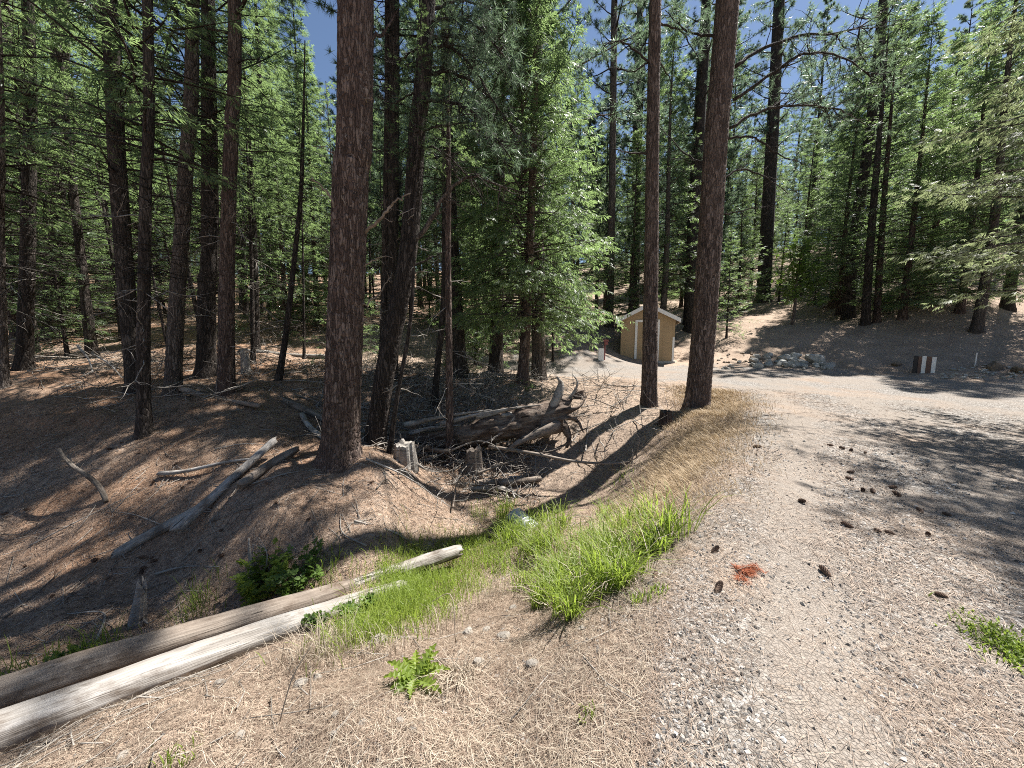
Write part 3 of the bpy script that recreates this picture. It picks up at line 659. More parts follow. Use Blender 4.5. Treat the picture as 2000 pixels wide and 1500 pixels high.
def near_cedar(x, y):
    t = thing('cedar_tree', 'silvery sunlit cedar at the right edge of the picture, overhanging the road', 'tree', (x, y, float(gz(x, y)) - .05))
    w_, f_ = cedar(66, 12.6, 2.7, 2.9, 135, 68, .2, 11, .2, .22, (0, 0, 0), .5, True, -.35, .09)
    w_.build('trunk', BARK_GREY, t, True); f_.build('crown', CEDAR_SILVER, t); return t
near_cedar(10.2, 6.1); HERO_XY.append((10.2, 6.1))
pp = hit(1547, 634)
t = thing('oak_sapling', 'small leafy broad-leaved tree alone on the slope above the rock heap', 'tree', pp)
mb = MB(); mb.tube(spl(np.array([(0, 0, -.2), (.08, 0, 1), (.1, .1, 2.2), (.2, 0, 4.2)]), 12), np.linspace(.1, .03, 12), 9); rg = np.random.default_rng(71); C = []
for i in range(34):
    a = i * 2.4; z = rg.uniform(1.7, 4.6); L = rg.uniform(.5, 1.5) * (1 - .12 * abs(z - 3)); q = bent((.1, 0, z - .4), (math.cos(a), math.sin(a), .35), L, 4, .1, .3, rg); mb.tube(q, np.linspace(.02, .005, 5), 4)
    for k in range(14): C.append(q[rg.integers(2, 5)] + rg.normal(0, .22, 3))
mb.build('trunk', BARK_GREY, t, True); f = MB(); sprays(f, np.array(C), rg.normal(0, 1, (len(C), 3)), .3, rg, 6, .3, .3); f.build('crown', OAK, t)

# ------------------------------------------------------------------ the wood behind: every tree an object, meshes shared
SUNNY = np.array([hit(u, v) for u, v in [(300, 1400), (600, 1350), (900, 1300), (1200, 1200), (1500, 1200), (1750, 1350), (1500, 900), (1600, 800), (1500, 780), (1300, 900), (1000, 940), (1150, 850), (600, 960), (660, 990),
                                         (1450, 672), (1480, 655), (1250, 728), (1100, 735), (1700, 755), (1850, 760), (200, 1390), (450, 1260), (1100, 1100), (1050, 900), (1420, 660), (1650, 950), (1900, 1350), (1080, 720)]])
SH = -TO_SUN[:2] / TO_SUN[2]
def shades_sunny(x, y, z, h0, h1, rad):
    h = np.linspace(h0, h1, 14)
    sx, sy = x + SH[0] * h, y + SH[1] * h
    d = np.hypot(sx[:, None] - SUNNY[None, :, 0] + SH[0] * (z - SUNNY[None, :, 2]), sy[:, None] - SUNNY[None, :, 1] + SH[1] * (z - SUNNY[None, :, 2]))
    return (d < rad * np.linspace(1, .5, 14)[:, None]).any()
SPEC = {'pine0': (24, 7, 2.4), 'pine1': (25, 8, 2.4), 'pine2': (26, 9, 2.4), 'pinelow0': (19, 3, 2.4), 'pinelow1': (16, 2, 2.2), 'cedar0': (13, 1, 2.0), 'cedar1': (15, 1, 2.0), 'cedartall0': (22, 3.6, 2.2), 'cedartall1': (24, 3.6, 2.2), 'sapling0': (6.5, .7, 1.1), 'sparse0': (15, 3, 1.8), 'pole0': (11, 6, .9), 'pole1': (9, 5, .8)}
rg = np.random.default_rng(99); placed = list(HERO_XY); cnt = 0
def zone(x, y):
    u = 1000 + FPX * x / y
    if y > 42: return 'far distant wood'
    if u < 620: return 'left wood'
    if u < 1120: return 'wood behind the gully'
    if u < 1430: return 'wood behind the shed'
    return 'right-hand slope'
ZL_ = {'left wood': 'in the crowded left wood, behind the nearest dark trunks', 'wood behind the gully': 'in the wood behind the gully and its fallen log', 'wood behind the shed': 'in the wood on the rise behind the tan shed',
       'right-hand slope': 'on the wooded slope above the road on the right', 'far distant wood': 'deep in the distance behind the nearer forest'}
def kind_of(key):
    return ('pine_tree', 'tall bare-stemmed pine') if key.startswith('pine') and 'low' not in key else ('pine_tree', 'bushy pine with low limbs') if key.startswith('pinelow') else \
        ('cedar_tree', 'green conical cedar') if key in ('cedar0', 'cedar1') else ('cedar_tree', 'tall narrow cedar') if key.startswith('cedartall') else ('cedar_tree', 'small young cedar') if key == 'sapling0' else ('cedar_tree', 'thin twiggy cedar with sparse foliage')
def put(key, x, y, s, rz, lab=None):
    nm, ph = kind_of(key); zn = zone(x, y)
    if not lab and y < 42: BGT.append([ph, x, y, None])
    ob = lib_tree(key, nm, lab or ph + ' ' + ZL_[zn], x, y, s, rz, None if lab else ('low-limbed bushy pines' if 'limbs' in ph else ph + 's') + ', ' + zn, tuple(rg.normal(0, .018, 2)))
    placed.append((x, y))
    if not lab and y < 42: BGT[-1][3] = ob
BGT = []
FL = ['broad dark cedar right of the tight trunk pair on the shaded slope', 'dark bushy cedar left of the striped boards, foot on the shaded slope', 'dark cedar standing up the slope right of the broad dark one', 'tall narrow dark cedar on the shaded slope above the stone heap', 'dark bushy cedar beside the tall narrow one above the stone heap', 'rounded green cedar right of the thick road-edge pine on the rise', 'little bright cedar just right of the thick road-edge pine', 'tall narrow cedar farthest right on the shaded slope above the brown boulder', 'medium cedar just behind the bright bushy cedar of the middle, on its left', 'cedar behind the slender red-barked stem in the gully', 'low young cedar on the far gully bank left of the bright bushy one', "small young cedar right of the bright bushy cedar's foot", 'small young cedar between the thickest trunk and the arching pine', 'low cedar behind the straight sunlit stem on the left', 'cedar seen behind the thin leaning sapling stem', 'cedar just left of the thickest trunk, far behind it', 'small young cedar beside the wide dark double trunk on the left', 'bushy cedar at the left edge behind the straight dark stem', 'thin twiggy cedar behind the reddish trunk of the left wood', 'thin twiggy cedar behind the wide dark double trunk', 'cedar left of the shed on the sunlit rise', "cedar behind the shed's right eave, beside the dark trunk", 'cedar on the upper slope just right of the thick road-edge pine', 'cedar beside the thick dark trunk above the rock heap, on its left', 'cedar behind the small broad-leaved tree, on the upper slope', 'tall cedar between the broad-leaved tree and the tight trunk pair', 'young cedar right of the small broad-leaved tree', 'tall narrow cedar behind the tight trunk pair', 'young cedar left of the small broad-leaved tree', 'tall cedar right behind the shed ridge', 'bushy pine behind the gap between the two road-edge pines', 'cedar just behind the left half of the shed roof', 'tall pine rising right behind the bright bushy cedar', 'tall pine left of and behind the bright bushy cedar', 'tall pine behind the slender red-barked gully stem']
FIXED = [('cedar0', 1640, 610, 23, 1.0), ('cedar1', 1760, 640, 19, .95), ('cedar0', 1800, 620, 22, 1.0), ('cedartall0', 1905, 662, 16.5, .8), ('cedar1', 1870, 640, 18, .9), ('cedar0', 1440, 600, 27, .7), ('sapling0', 1420, 640, 20.5, .9),
         ('cedartall1', 1960, 640, 18, .9), ('cedar0', 980, 655, 17, .75), ('cedar1', 880, 655, 18, .8), ('cedar0', 930, 700, 14, .5), ('sapling0', 1080, 672, 16, .8), ('sapling0', 690, 690, 12.5, .9), ('cedar0', 180, 650, 14.5, .6),
         ('cedar0', 560, 650, 16, .75), ('cedar1', 620, 640, 18, .8), ('sapling0', 130, 680, 12, .9), ('cedar1', 30, 660, 13.5, .7), ('sparse0', 500, 690, 13, .8), ('sparse0', 180, 690, 12, .9),  ('cedar1', 1120, 620, 24, .9), ('cedar0', 1330, 600, 31, .9), ('cedar1', 1400, 588, 29, .8), ('cedar0', 1465, 580, 33, .9), ('cedar1', 1565, 578, 31, .9), ('cedar0', 1610, 575, 34, 1.0), ('sapling0', 1590, 600, 26, .9), ('cedartall1', 1680, 590, 27, 1.0), ('sapling0', 1520, 590, 28, 1.1), ('cedartall0', 1292, 640, 22.6, .85), ('pinelow0', 1340, 630, 24.5, .9), ('cedar1', 1230, 640, 23.5, .8), ('pine1', 1052, 742, 12.7, 1.0), ('pine2', 968, 738, 13.0, 1.0), ('pine0', 900, 735, 12.4, .95)]
for i, (key, u, v, d, s) in enumerate(FIXED):
    p = P(u, v, d); put(key, p[0], p[1], s, i * 1.7, FL[i])
tries = 0; N_BG = 250
while cnt < N_BG and tries < 12000:
    tries += 1
    y = rg.uniform(11.5, 48) if rg.uniform() < .68 else rg.uniform(48, 105); x = rg.uniform(-1.55, 1.55) * y
    u = 1000 + FPX * x / y
    if y < 12.5 and u > 560: continue
    if u > 700 and y < 17: continue
    if u > 1000 and y < 20: continue
    if u > 1350 and y < 25.5: continue
    if rsd(x, y) > -2 or math.hypot(x - 7, y - 20) < 4.2: continue
    md = 2.3 if y < 26 else 2.2
    if min((x - a) ** 2 + (y - b) ** 2 for a, b in placed) < md * md: continue
    left = u < 650
    key = rg.choice(list(SPEC)[:11], p=np.array([.1, .1, .08, .18, .17, .1, .09, .08, .06, .02, .02]) if not left else np.array([.08, .08, .06, .14, .13, .1, .1, .1, .09, .06, .06]))
    s = rg.uniform(.75, 1.15) * (1.25 if y > 50 else 1); H, h0, r_ = SPEC[key]
    if shades_sunny(x, y, float(gz(x, y)), h0 * s, H * s, r_ * s): continue
    put(key, x, y, s, rg.uniform(0, 6.28)); cnt += 1

k_ = 0; t_ = 0
while k_ < 56 and t_ < 3000:                               # low-crowned trees that close the distance
    t_ += 1; y = rg.uniform(50, 115); x = rg.uniform(-1.45, 1.45) * y
    if min((x - a) ** 2 + (y - b) ** 2 for a, b in placed) < 6: continue
    put(('cedar0', 'pinelow1', 'cedar1', 'pinelow0')[k_ % 4], x, y, rg.uniform(1.2, 1.7), rg.uniform(0, 6.28)); k_ += 1
k_ = 0; t_ = 0
while k_ < 46 and t_ < 3000:                               # thin dark poles of the thicket
    t_ += 1; y = rg.uniform(10.5, 24); x = rg.uniform(-1.35, .06) * y; u = 1000 + FPX * x / y
    if (u > 620 and y < 13.5) or rsd(x, y) > -1.5 or min((x - a) ** 2 + (y - b) ** 2 for a, b in placed) < .8: continue
    key = ('pole0', 'pole1')[k_ % 2]
    if shades_sunny(x, y, float(gz(x, y)), SPEC[key][1], SPEC[key][0], .8): continue
    zn = zone(x, y); ob = lib_tree(key, 'young_tree', 'thin dark twiggy sapling ' + ZL_[zn], x, y, rg.uniform(.8, 1.25), rg.uniform(0, 6.28), 'thin twiggy saplings, ' + zn, tuple(rg.normal(0, .05, 2))); placed.append((x, y)); k_ += 1; BGT.append(['thin dark twiggy sapling', x, y, ob])
LM = [(0, 'the pale left-edge trunk'), (52, 'the straight sunlit stem'), (108, 'the wide double trunk'), (258, 'the left-leaning dark trunk'), (345, 'the grey sunlit trunk'), (443, 'the reddish trunk'), (560, 'the thin leaning stem'), (680, 'the thickest trunk'), (790, 'the arching pine'),
      (876, 'the slender red stem'), (1028, 'the bright bushy cedar'), (1240, "the shed"), (1385, 'the leaning road-edge pine'), (1500, 'the trunk above the rocks'), (1550, 'the small broad-leaved tree'), (1700, 'the tight trunk pair'), (1905, 'the shaded stone heap')]
seen = {}
for ph, x, y, ob in sorted(BGT, key=lambda q: q[2]):     # say which one it is: by the landmark beside it and how far back it stands
    u = 1000 + FPX * x / y; lu, ln_ = min(LM, key=lambda q: abs(q[0] - u)); key = (ph, u < lu, ln_); k_ = seen[key] = seen.get(key, 0) + 1
    ob['label'] = ('nearest', 'second nearest', 'third nearest', 'fourth nearest', 'fifth nearest', 'sixth nearest', 'seventh nearest', 'eighth nearest', 'ninth nearest')[min(k_, 9) - 1] + ' ' + ph + (' left of ' if u < lu else ' right of ') + ln_
# ------------------------------------------------------------------ logs, stumps, sticks
def log(name, label, cat, p0, p1, r0, r1, mt, n=40, k=18, bend=.03, rough=.06, seed=0, sub=0, group=None, stubs=0, broken=True):
    rg = np.random.default_rng(seed + 900)
    p0, p1 = np.array(p0, float), np.array(p1, float); L = float(np.linalg.norm(p1 - p0))
    o = Vector(p1 - p0).to_track_quat('X', 'Z')
    x = np.linspace(0, L, n); ph = rg.uniform(0, 6, 4)
    y = bend * L * np.sin(x / L * np.pi * 1.3 + ph[0]) ; y -= np.interp(x, [0, L], [y[0], y[-1]])
    z = bend * .6 * L * np.sin(x / L * np.pi * 1.7 + ph[1]); z -= np.interp(x, [0, L], [z[0], z[-1]])
    th = np.arange(k) * 2 * np.pi / k
    pr = np.stack(np.broadcast_arrays(x[:, None] * 2.2, np.cos(th)[None] * 1.6, np.sin(th)[None] * 1.6), -1) + seed
    disp = rough * 2.2 * fbm(pr, seed, 4) + rough * .9 * fbm(pr * np.array([.35, 6, 6]), seed + 7, 3)
    r = np.interp(x, [0, L], [r0, r1])
    r = r * (1 + .09 * fbm2(x * 1.6, x * 0 + seed, seed, 2))
    if broken: r[0] *= .88; r[-1] *= .82
    t = link(name, None); t.location = p0; t.rotation_mode = 'QUATERNION'; t.rotation_quaternion = o
    mb = MB(); path = np.stack([x, y, z], -1); V_, Q_, T_ = tube(path, r, k, True, disp)
    for sl_, sg in ((slice(0, k), -1), (slice((n - 1) * k, n * k), 1)):
        V_[sl_, 0] += sg * (r0 if sg < 0 else r1) * (1.1 * fbm(np.stack([np.cos(th) * 2.1, np.sin(th) * 2.1, th * 0 + seed], -1), seed + 2, 3) + .1)
    V_[-2, 0] += r0 * .35; V_[-1, 0] -= r1 * .35
    mb.add(V_, T_, Q_)
    for i in range(stubs):
        j = rg.integers(2, n - 2); a = rg.uniform(0, 6.28); l = rg.uniform(.6, 2.4) * r[j] + .04
        d = np.array([rg.uniform(.1, .7), math.cos(a), math.sin(a)]); q = bent(path[j], norm(d), l + r[j], 3, 0, .15, rg); mb.tube(q, np.linspace(max(.005, r[j] * .22), .003, 4), 5)
    me = mb.mesh(name, mt, True)
    bpy.data.objects.remove(t)
    t = link(name, me); t.location = p0; t.rotation_mode = 'QUATERNION'; t.rotation_quaternion = o
    return tag(t, label, cat, group)
def on(u, v, r, sink=.3): p = hit(u, v); p[2] += r * (1 - sink); return p
def rest(a, b, r):
    """two ground points raised together until a straight pole between them lies on the highest bump"""
    t_ = np.linspace(0, 1, 30)[:, None]; q = a + (b - a) * t_; up = max(0, float((gz(q[:, 0], q[:, 1]) + r * .55 - q[:, 2]).max())); u_ = np.array([0, 0, up]); return a + u_, b + u_
lo1 = log('fallen_log', 'long pale barkless log in full sun at the lower left', 'log', P(-190, 1505, 1.68), P(788, 1146, 3.95), .128, .075, WOOD_PALE, 90, 28, .012, .07, 1)
sl = MB(); sl.tube(spl(np.array([(-.1, .05, -.1), (.5, .08, -.1), (1.0, .085, -.09), (1.35, .07, -.09)]), 14), np.linspace(.045, .01, 14), 7)
so = sl.build('split_slab', WOOD_PALE, lo1, True)
log('fallen_log', 'brown shaded log lying just behind the long pale log', 'log', P(-200, 1425, 1.95), P(690, 1146, 4.0), .125, .09, WOOD_BROWN, 80, 28, .01, .06, 2)
log('fallen_log', 'short grey log end reaching into the grass behind the pale log', 'log', P(690, 1147, 3.99), P(895, 1076, 4.75), .09, .08, WOOD_GREY, 40, 24, .01, .06, 3)
log('fallen_log', 'straight grey pole leaning down the needle bank, the longer of two', 'log', *rest(hit(345, 1078), hit(540, 893), .09), .075, .06, WOOD_PALE, 50, 16, .01, .06, 4, stubs=7)
log('fallen_log', 'shorter brown pole beside the straight grey pole near the thickest trunk', 'log', *rest(hit(470, 965), hit(580, 892), .07), .07, .055, WOOD_BROWN, 30, 14, .015, .07, 5, stubs=3)
log('fallen_log', 'half-buried grey pole under the leaning poles on the needle bank', 'log', *rest(hit(225, 1088), hit(400, 990), .03), .065, .075, WOOD_GREY, 36, 14, .03, .08, 6, stubs=2)
log('fallen_branch', 'dark bent stick standing out of the litter on the far left', 'branch', on(208, 985, .03), P(115, 877, hit(208, 985)[1] + .35), .035, .028, WOOD_DARK, 20, 10, .05, .1, 7, stubs=3)
log('fallen_branch', 'pale stick lying level left of the leaning poles', 'branch', *rest(hit(312, 934), hit(500, 906), .03), .035, .02, WOOD_PALE, 24, 10, .03, .08, 8, stubs=4)
log('fallen_log', 'thin brown log on the sunlit slope in the left wood', 'log', *rest(hit(340, 765), hit(510, 805), .04), .07, .05, WOOD_BROWN, 30, 12, .02, .06, 9, stubs=3)
log('fallen_log', 'dark log in shade just left of the thickest trunk', 'log', on(555, 785, .08), on(650, 832, .08), .09, .07, WOOD_DARK, 24, 12, .02, .08, 10, stubs=3)
log('fallen_log', 'second log nearer the thickest trunk, in the left wood shade', 'log', on(590, 815, .07), on(632, 860, .07), .06, .05, WOOD_GREY, 20, 12, .02, .08, 11, stubs=3)
log('fallen_log', 'pale log lying across the ground far back in the left wood', 'log', on(470, 690, .1), on(640, 700, .1), .09, .07, WOOD_GREY, 20, 10, .02, .06, 12, stubs=4)
log('fallen_log', 'low log across the gully floor above the culvert', 'log', P(930, 945, 7.1), P(1056, 935, 7.3), .075, .065, WOOD_BROWN, 30, 14, .02, .08, 13, stubs=5)
log('fallen_log', 'lower short log in the gully, nearer the culvert', 'log', P(920, 955, 6.9), P(985, 953, 6.95), .05, .045, WOOD_GREY, 20, 12, .02, .08, 14, stubs=3)
log('fallen_log', 'small log behind the left gully stump', 'log', P(800, 872, 7.9), P(880, 882, 7.8), .07, .06, WOOD_ROT, 20, 12, .02, .1, 15, stubs=2)
def longbranch(name, label, pts, r, mt, tw, seed, tl=.3):
    p = spl(np.array(pts), 26); t = thing(name, label, 'branch', p[0]); rg = np.random.default_rng(seed); mb = MB(); q = p - p[0]
    mb.tube(q, np.linspace(r, r * .3, 26), 8); L = np.linalg.norm(q[-1]); sb = MB()
    for i in range(tw):
        j = rg.integers(3, 25); d = norm(norm(q[j] - q[j - 1]) * .6 + rg.normal(0, .6, 3) + np.array([0, 0, .15])); b = bent(q[j], d, tl * L * rg.uniform(.3, 1), 5, -.5, .4, rg); sb.tube(b, np.linspace(r * .35, .003, 6), 4)
        for s_ in range(2): k = rg.integers(1, 5); sb.tube(bent(b[k], norm(b[k] - b[k - 1]) + rg.normal(0, .5, 3), tl * L * .3, 3, -.3, .4, rg), np.linspace(r * .2, .002, 4), 3, cap=False)
    mb.build('stem', mt, t, True)
    if tw: tag(sb.build('twig', mt, t, True), kind='stuff')
    return t
longbranch('fallen_branch', 'long bowed branch bridging the gully towards the road bank', [P(955, 872, 7.5), P(1040, 885, 7.2), P(1130, 902, 7.1), P(1225, 903, 7.2), P(1320, 880, 7.6)], .04, WOOD_BROWN, 12, 1, .16)
longbranch('fallen_branch', 'thin bare branch slanting across the gully below the bowed branch', [P(930, 925, 7.2), P(1000, 900, 7.4), P(1050, 878, 7.7)], .025, WOOD_BROWN, 8, 2, .25)
longbranch('fallen_branch', 'arched pale twig branch left of the bowed branch', [P(880, 880, 7.7), P(930, 862, 7.5), P(965, 870, 7.3), P(990, 900, 7.2)], .02, WOOD_GREY, 8, 3, .3)
longbranch('fallen_branch', 'pale forked deadfall branch in the left wood beside the straight dark trunk', [P(152, 675, 10.3), P(172, 700, 9.9), P(182, 728, 9.6)], .035, WOOD_PALE, 3, 4, .3)
longbranch('fallen_branch', 'pale slanting deadfall branch right of the forked one', [P(180, 690, 10.4), P(215, 712, 9.9), P(238, 738, 9.5)], .028, WOOD_PALE, 6, 5, .3)
longbranch('fallen_branch', 'long level deadfall branch at the foot of the pale deadfall', [hit(90, 722) + (0, 0, .05), hit(170, 728) + (0, 0, .08), hit(250, 735) + (0, 0, .05)], .025, WOOD_BROWN, 8, 6, .2)
longbranch('fallen_branch', 'curved whitened branch standing out of the ditch by the leafy bush', [P(497, 1122, hit(497, 1120)[1]), P(488, 1085, hit(497, 1120)[1]), P(486, 1052, hit(497, 1120)[1])], .03, WOOD_PALE, 0, 7)
longbranch('fallen_branch', 'thin pale twig standing right of the whitened branch', [P(513, 1130, hit(513, 1128)[1]), P(522, 1085, hit(513, 1128)[1]), P(506, 1050, hit(513, 1128)[1] + .05)], .01, WOOD_PALE, 1, 8)
longbranch('fallen_branch', 'grey stick lying flat beside the snag in the ditch', [hit(305, 1125) + (0, 0, .03), hit(360, 1112) + (0, 0, .03), hit(430, 1112) + (0, 0, .03)], .018, WOOD_GREY, 4, 9, .25)
longbranch('fallen_branch', 'dark forked stick on the needle mound below the thickest trunk', [hit(735, 960) + (0, 0, .02), hit(755, 945) + (0, 0, .06), hit(778, 965) + (0, 0, .03)], .014, WOOD_DARK, 4, 10, .3)
longbranch('fallen_branch', 'dead bough hanging across the gully bank from the bright cedar', [P(890, 690, 9.8), P(930, 705, 9.7), P(985, 725, 9.8)], .014, WOOD_GREY, 7, 11, .25)
longbranch('fallen_branch', 'thin bough bent over the gully bank left of the cedar spray', [P(895, 750, 9.2), P(935, 770, 9.0), P(975, 782, 9.0)], .012, WOOD_GREY, 5, 12, .25)
rg = np.random.default_rng(77)
BP = [(600, 1030), (690, 1040), (70, 960), (30, 1040), (180, 1010), (400, 1060), (330, 880), (480, 870), (560, 930), (90, 1150), (160, 1230), (250, 1010), (520, 830), (200, 800), (100, 780), (700, 1075), (760, 1035), (660, 1065), (455, 1010), (20, 900)]
for i, (u, v) in enumerate(BP):
    c = hit(u, v); a = rg.uniform(0, 3.14); L = rg.uniform(.25, .75); e = np.array([math.cos(a), math.sin(a), 0]) * L
    q = [c - e, c + rg.normal(0, .06, 3), c + e]
    q = [np.array([p[0], p[1], float(gz(p[0], p[1])) + .025]) for p in q]
    tag(longbranch('fallen_branch', 'small grey stick scattered on the needle litter under the left trees', q, rg.uniform(.007, .016), WOOD_GREY if i % 3 else WOOD_DARK, 3, 700 + i, .3), group='sticks on the left litter')
GP = [(900, 985), (960, 975), (985, 945), (1010, 920), (880, 960), (940, 915), (1060, 900), (850, 840), (820, 800), (900, 780), (960, 770), (1110, 770), (1130, 745), (840, 760), (930, 745), (1060, 760), (760, 800), (1150, 870), (1240, 830), (1180, 910), (800, 950), (870, 930), (1000, 985), (780, 740), (720, 720)]
for i, (u, v) in enumerate(GP):
    c = hit(u, v); a = rg.uniform(0, 3.14); L = rg.uniform(.25, .7); e = np.array([math.cos(a), math.sin(a), 0]) * L
    q = [c - e, c + rg.normal(0, .08, 3), c + e]; q = [np.array([p[0], p[1], float(gz(p[0], p[1])) + rg.uniform(.02, .16)]) for p in q]
    tag(longbranch('fallen_branch', 'bare twiggy branch in the tangle of deadfall filling the gully', q, rg.uniform(.008, .018), (WOOD_GREY, WOOD_BROWN, WOOD_PALE)[i % 3], 7, 750 + i, .45), group='deadfall in the gully')

def stump(label, u, v, wpx, hpx, mt, seed, jag=.25, lean=0., k=30, cat='stump', name='tree_stump', taper=.85, roots=5):
    p = hit(u, v); d = p[1]; r = wpx * d / FPX / 2 / math.hypot(1, (u - 1000) / FPX); h = hpx * d / FPX; rg = np.random.default_rng(seed)
    t = thing(name, label, cat, p); mb = MB(); n = 14
    z = np.linspace(-.12, h, n); th = np.arange(k) * 2 * np.pi / k
    path = np.stack([lean * np.maximum(z, 0), np.zeros(n), z], -1)
    pr = np.stack(np.broadcast_arrays(z[:, None] * .8 + seed, np.cos(th)[None] * 4.5, np.sin(th)[None] * 4.5), -1)
    V, Q, T = tube(path, r * np.interp(z, [-.12, h], [1.15, taper]) , k, True, .22 * fbm(pr, seed, 3))
    top = np.zeros(n * k + 2); hgt = h * jag * (fbm(np.stack([np.cos(th) * 2.4, np.sin(th) * 2.4, th * 0 + seed], -1), seed + 3, 3))
    for q in range(3): top[(n - 1 - q) * k:(n - q) * k] = hgt * (1 - .33 * q)
    top[-1] = -h * jag * .3; V[:, 2] += top
    mb.add(V, T, Q); mb.build('body', mt, t, False)
    for i in range(roots):
        a = i * 6.28 / max(roots, 1) + rg.uniform(-.3, .3); q = bent((math.cos(a) * r * .7, math.sin(a) * r * .7, h * .12), (math.cos(a), math.sin(a), -.35), r * 1.3, 4, -.4, .2, rg)
        rb = MB(); rb.tube(q, np.linspace(r * .28, r * .06, 5), 6); rb.build('root', mt, t, True)
    return t
stump('weathered grey stump in the gully at the foot of the arching pine', 792, 908, 44, 44, WOOD_GREY, 1, .2)
stump('split brown stump in the gully right of the slender red-barked stem', 926, 918, 34, 42, WOOD_BROWN, 2, .2)
stump('small reddish stump between the two sunlit road-edge pines', 1299, 832, 26, 28, BARK_RED, 3, .15)
stump('pale broken stump far back in the left wood', 481, 728, 20, 40, WOOD_PALE, 4, .35, 0, 20)
stump('tiny weathered stump at the lane edge behind the bright cedar', 1066, 690, 10, 14, WOOD_BROWN, 5, .4, 0, 16)
stump('dark rotten stump up the slope above the rock heap', 1628, 600, 24, 30, WOOD_ROT, 6, .3, 0, 16)
stump('leaning weathered snag standing in the ditch behind the pale logs', 268, 1222, 40, 95, WOOD_PALE, 7, .3, .22, 26, 'snag', 'broken_snag', .5, 2)
stump('low dark stump in the road-bank litter near the root plate', 1130, 775, 26, 12, WOOD_ROT, 8, .4, 0, 18)

# the big rotten fallen trunk with its torn root end
a0, a1 = P(768, 862, 8.6), P(1098, 812, 8.5)
rot = log('rotten_log', 'big rotten fallen trunk with torn roots lying across the gully', 'log', a0, a1, .22, .36, WOOD_ROT, 70, 36, .02, .3, 31)
Mi = rot.matrix_basis.inverted() if False else (Matrix.Translation(a0) @ rot.rotation_quaternion.to_matrix().to_4x4()).inverted()
loc = lambda p: np.array(Mi @ Vector(p))
def root(px, d, r, mt=WOOD_ROT, name='root', fl=1.):
    q = spl(np.array([loc(P(u, v, d_)) for (u, v), d_ in zip(px, d)]), 16); mb = MB(); V, Q, T = tube(q, np.linspace(r, r * .15, 16), 9, True, .6 * fbm(np.stack(np.meshgrid(np.arange(9) * .9, np.arange(16) * .3), -1) @ np.array([[1., 0, 0], [0, 1, 0]]), int(px[0][0]), 3)); mb.add(V, T, Q); mb.build(name, mt, rot, True)
root([(1072, 815), (1086, 782), (1096, 752), (1088, 736)], (8.5, 8.4, 8.4, 8.4), .14, WOOD_GREY)
root([(1090, 800), (1115, 775), (1128, 748), (1118, 730)], (8.5, 8.5, 8.5, 8.6), .05, WOOD_GREY)
root([(1095, 825), (1110, 850), (1108, 875)], (8.45, 8.3, 8.2), .12)
root([(1092, 830), (1050, 845), (1010, 865), (985, 885)], (8.2, 8.05, 8.0, 7.95), .13, WOOD_BROWN)
root([(1098, 812), (1125, 820), (1140, 845)], (8.5, 8.4, 8.3), .08)
root([(1096, 800), (1130, 795), (1148, 770)], (8.6, 8.7, 8.9), .06)
root([(1020, 800), (980, 845), (940, 868)], (8.3, 8.1, 8.0), .06, WOOD_BROWN, 'side_limb')
for i, (u0, v0, u1, v1) in enumerate([(790, 830, 960, 800), (860, 828, 1010, 795), (930, 815, 1060, 790), (800, 845, 900, 830), (980, 812, 1075, 808)]):
    root([(u0, v0), ((u0 + u1) / 2, (v0 + v1) / 2 - 3), (u1, v1)], (8.3, 8.28, 8.25), .06, (WOOD_GREY, WOOD_PALE)[i % 2], 'splinter')

# ------------------------------------------------------------------ shed
p = P(1262, 708, 18.4); SHZ = float(gz(p[0], p[1])); RZ = -math.radians(20)
shed = thing('shed', 'small tan shed with white trim behind the slim tall pine', 'shed', (p[0], p[1], SHZ), (0, 0, RZ))
Wd, Dp, Hw, Hr = 2.5, 3.0, 2.08, 2.74
mb = MB(); x = Wd / 2
V = [(-x, 0, -.1), (x, 0, -.1), (x, 0, Hw), (0, 0, Hr), (-x, 0, Hw)]; V = V + [(a, Dp, c) for a, b, c in V]
mb.add(V, T=[[2, 3, 4], [9, 8, 7]], Q=[[0, 1, 2, 4], [6, 5, 9, 7], [1, 6, 7, 2], [5, 0, 4, 9]]); mb.build('wall', TAN, shed)
for i in range(6):
    b = MB(); b.box((-x + .22 + i * .44, -.004, Hw / 2), (.03, .008, Hw - .02)); 
    if abs(-x + .22 + i * .44 - .05) > .55: b.build('batten', TAN, shed)
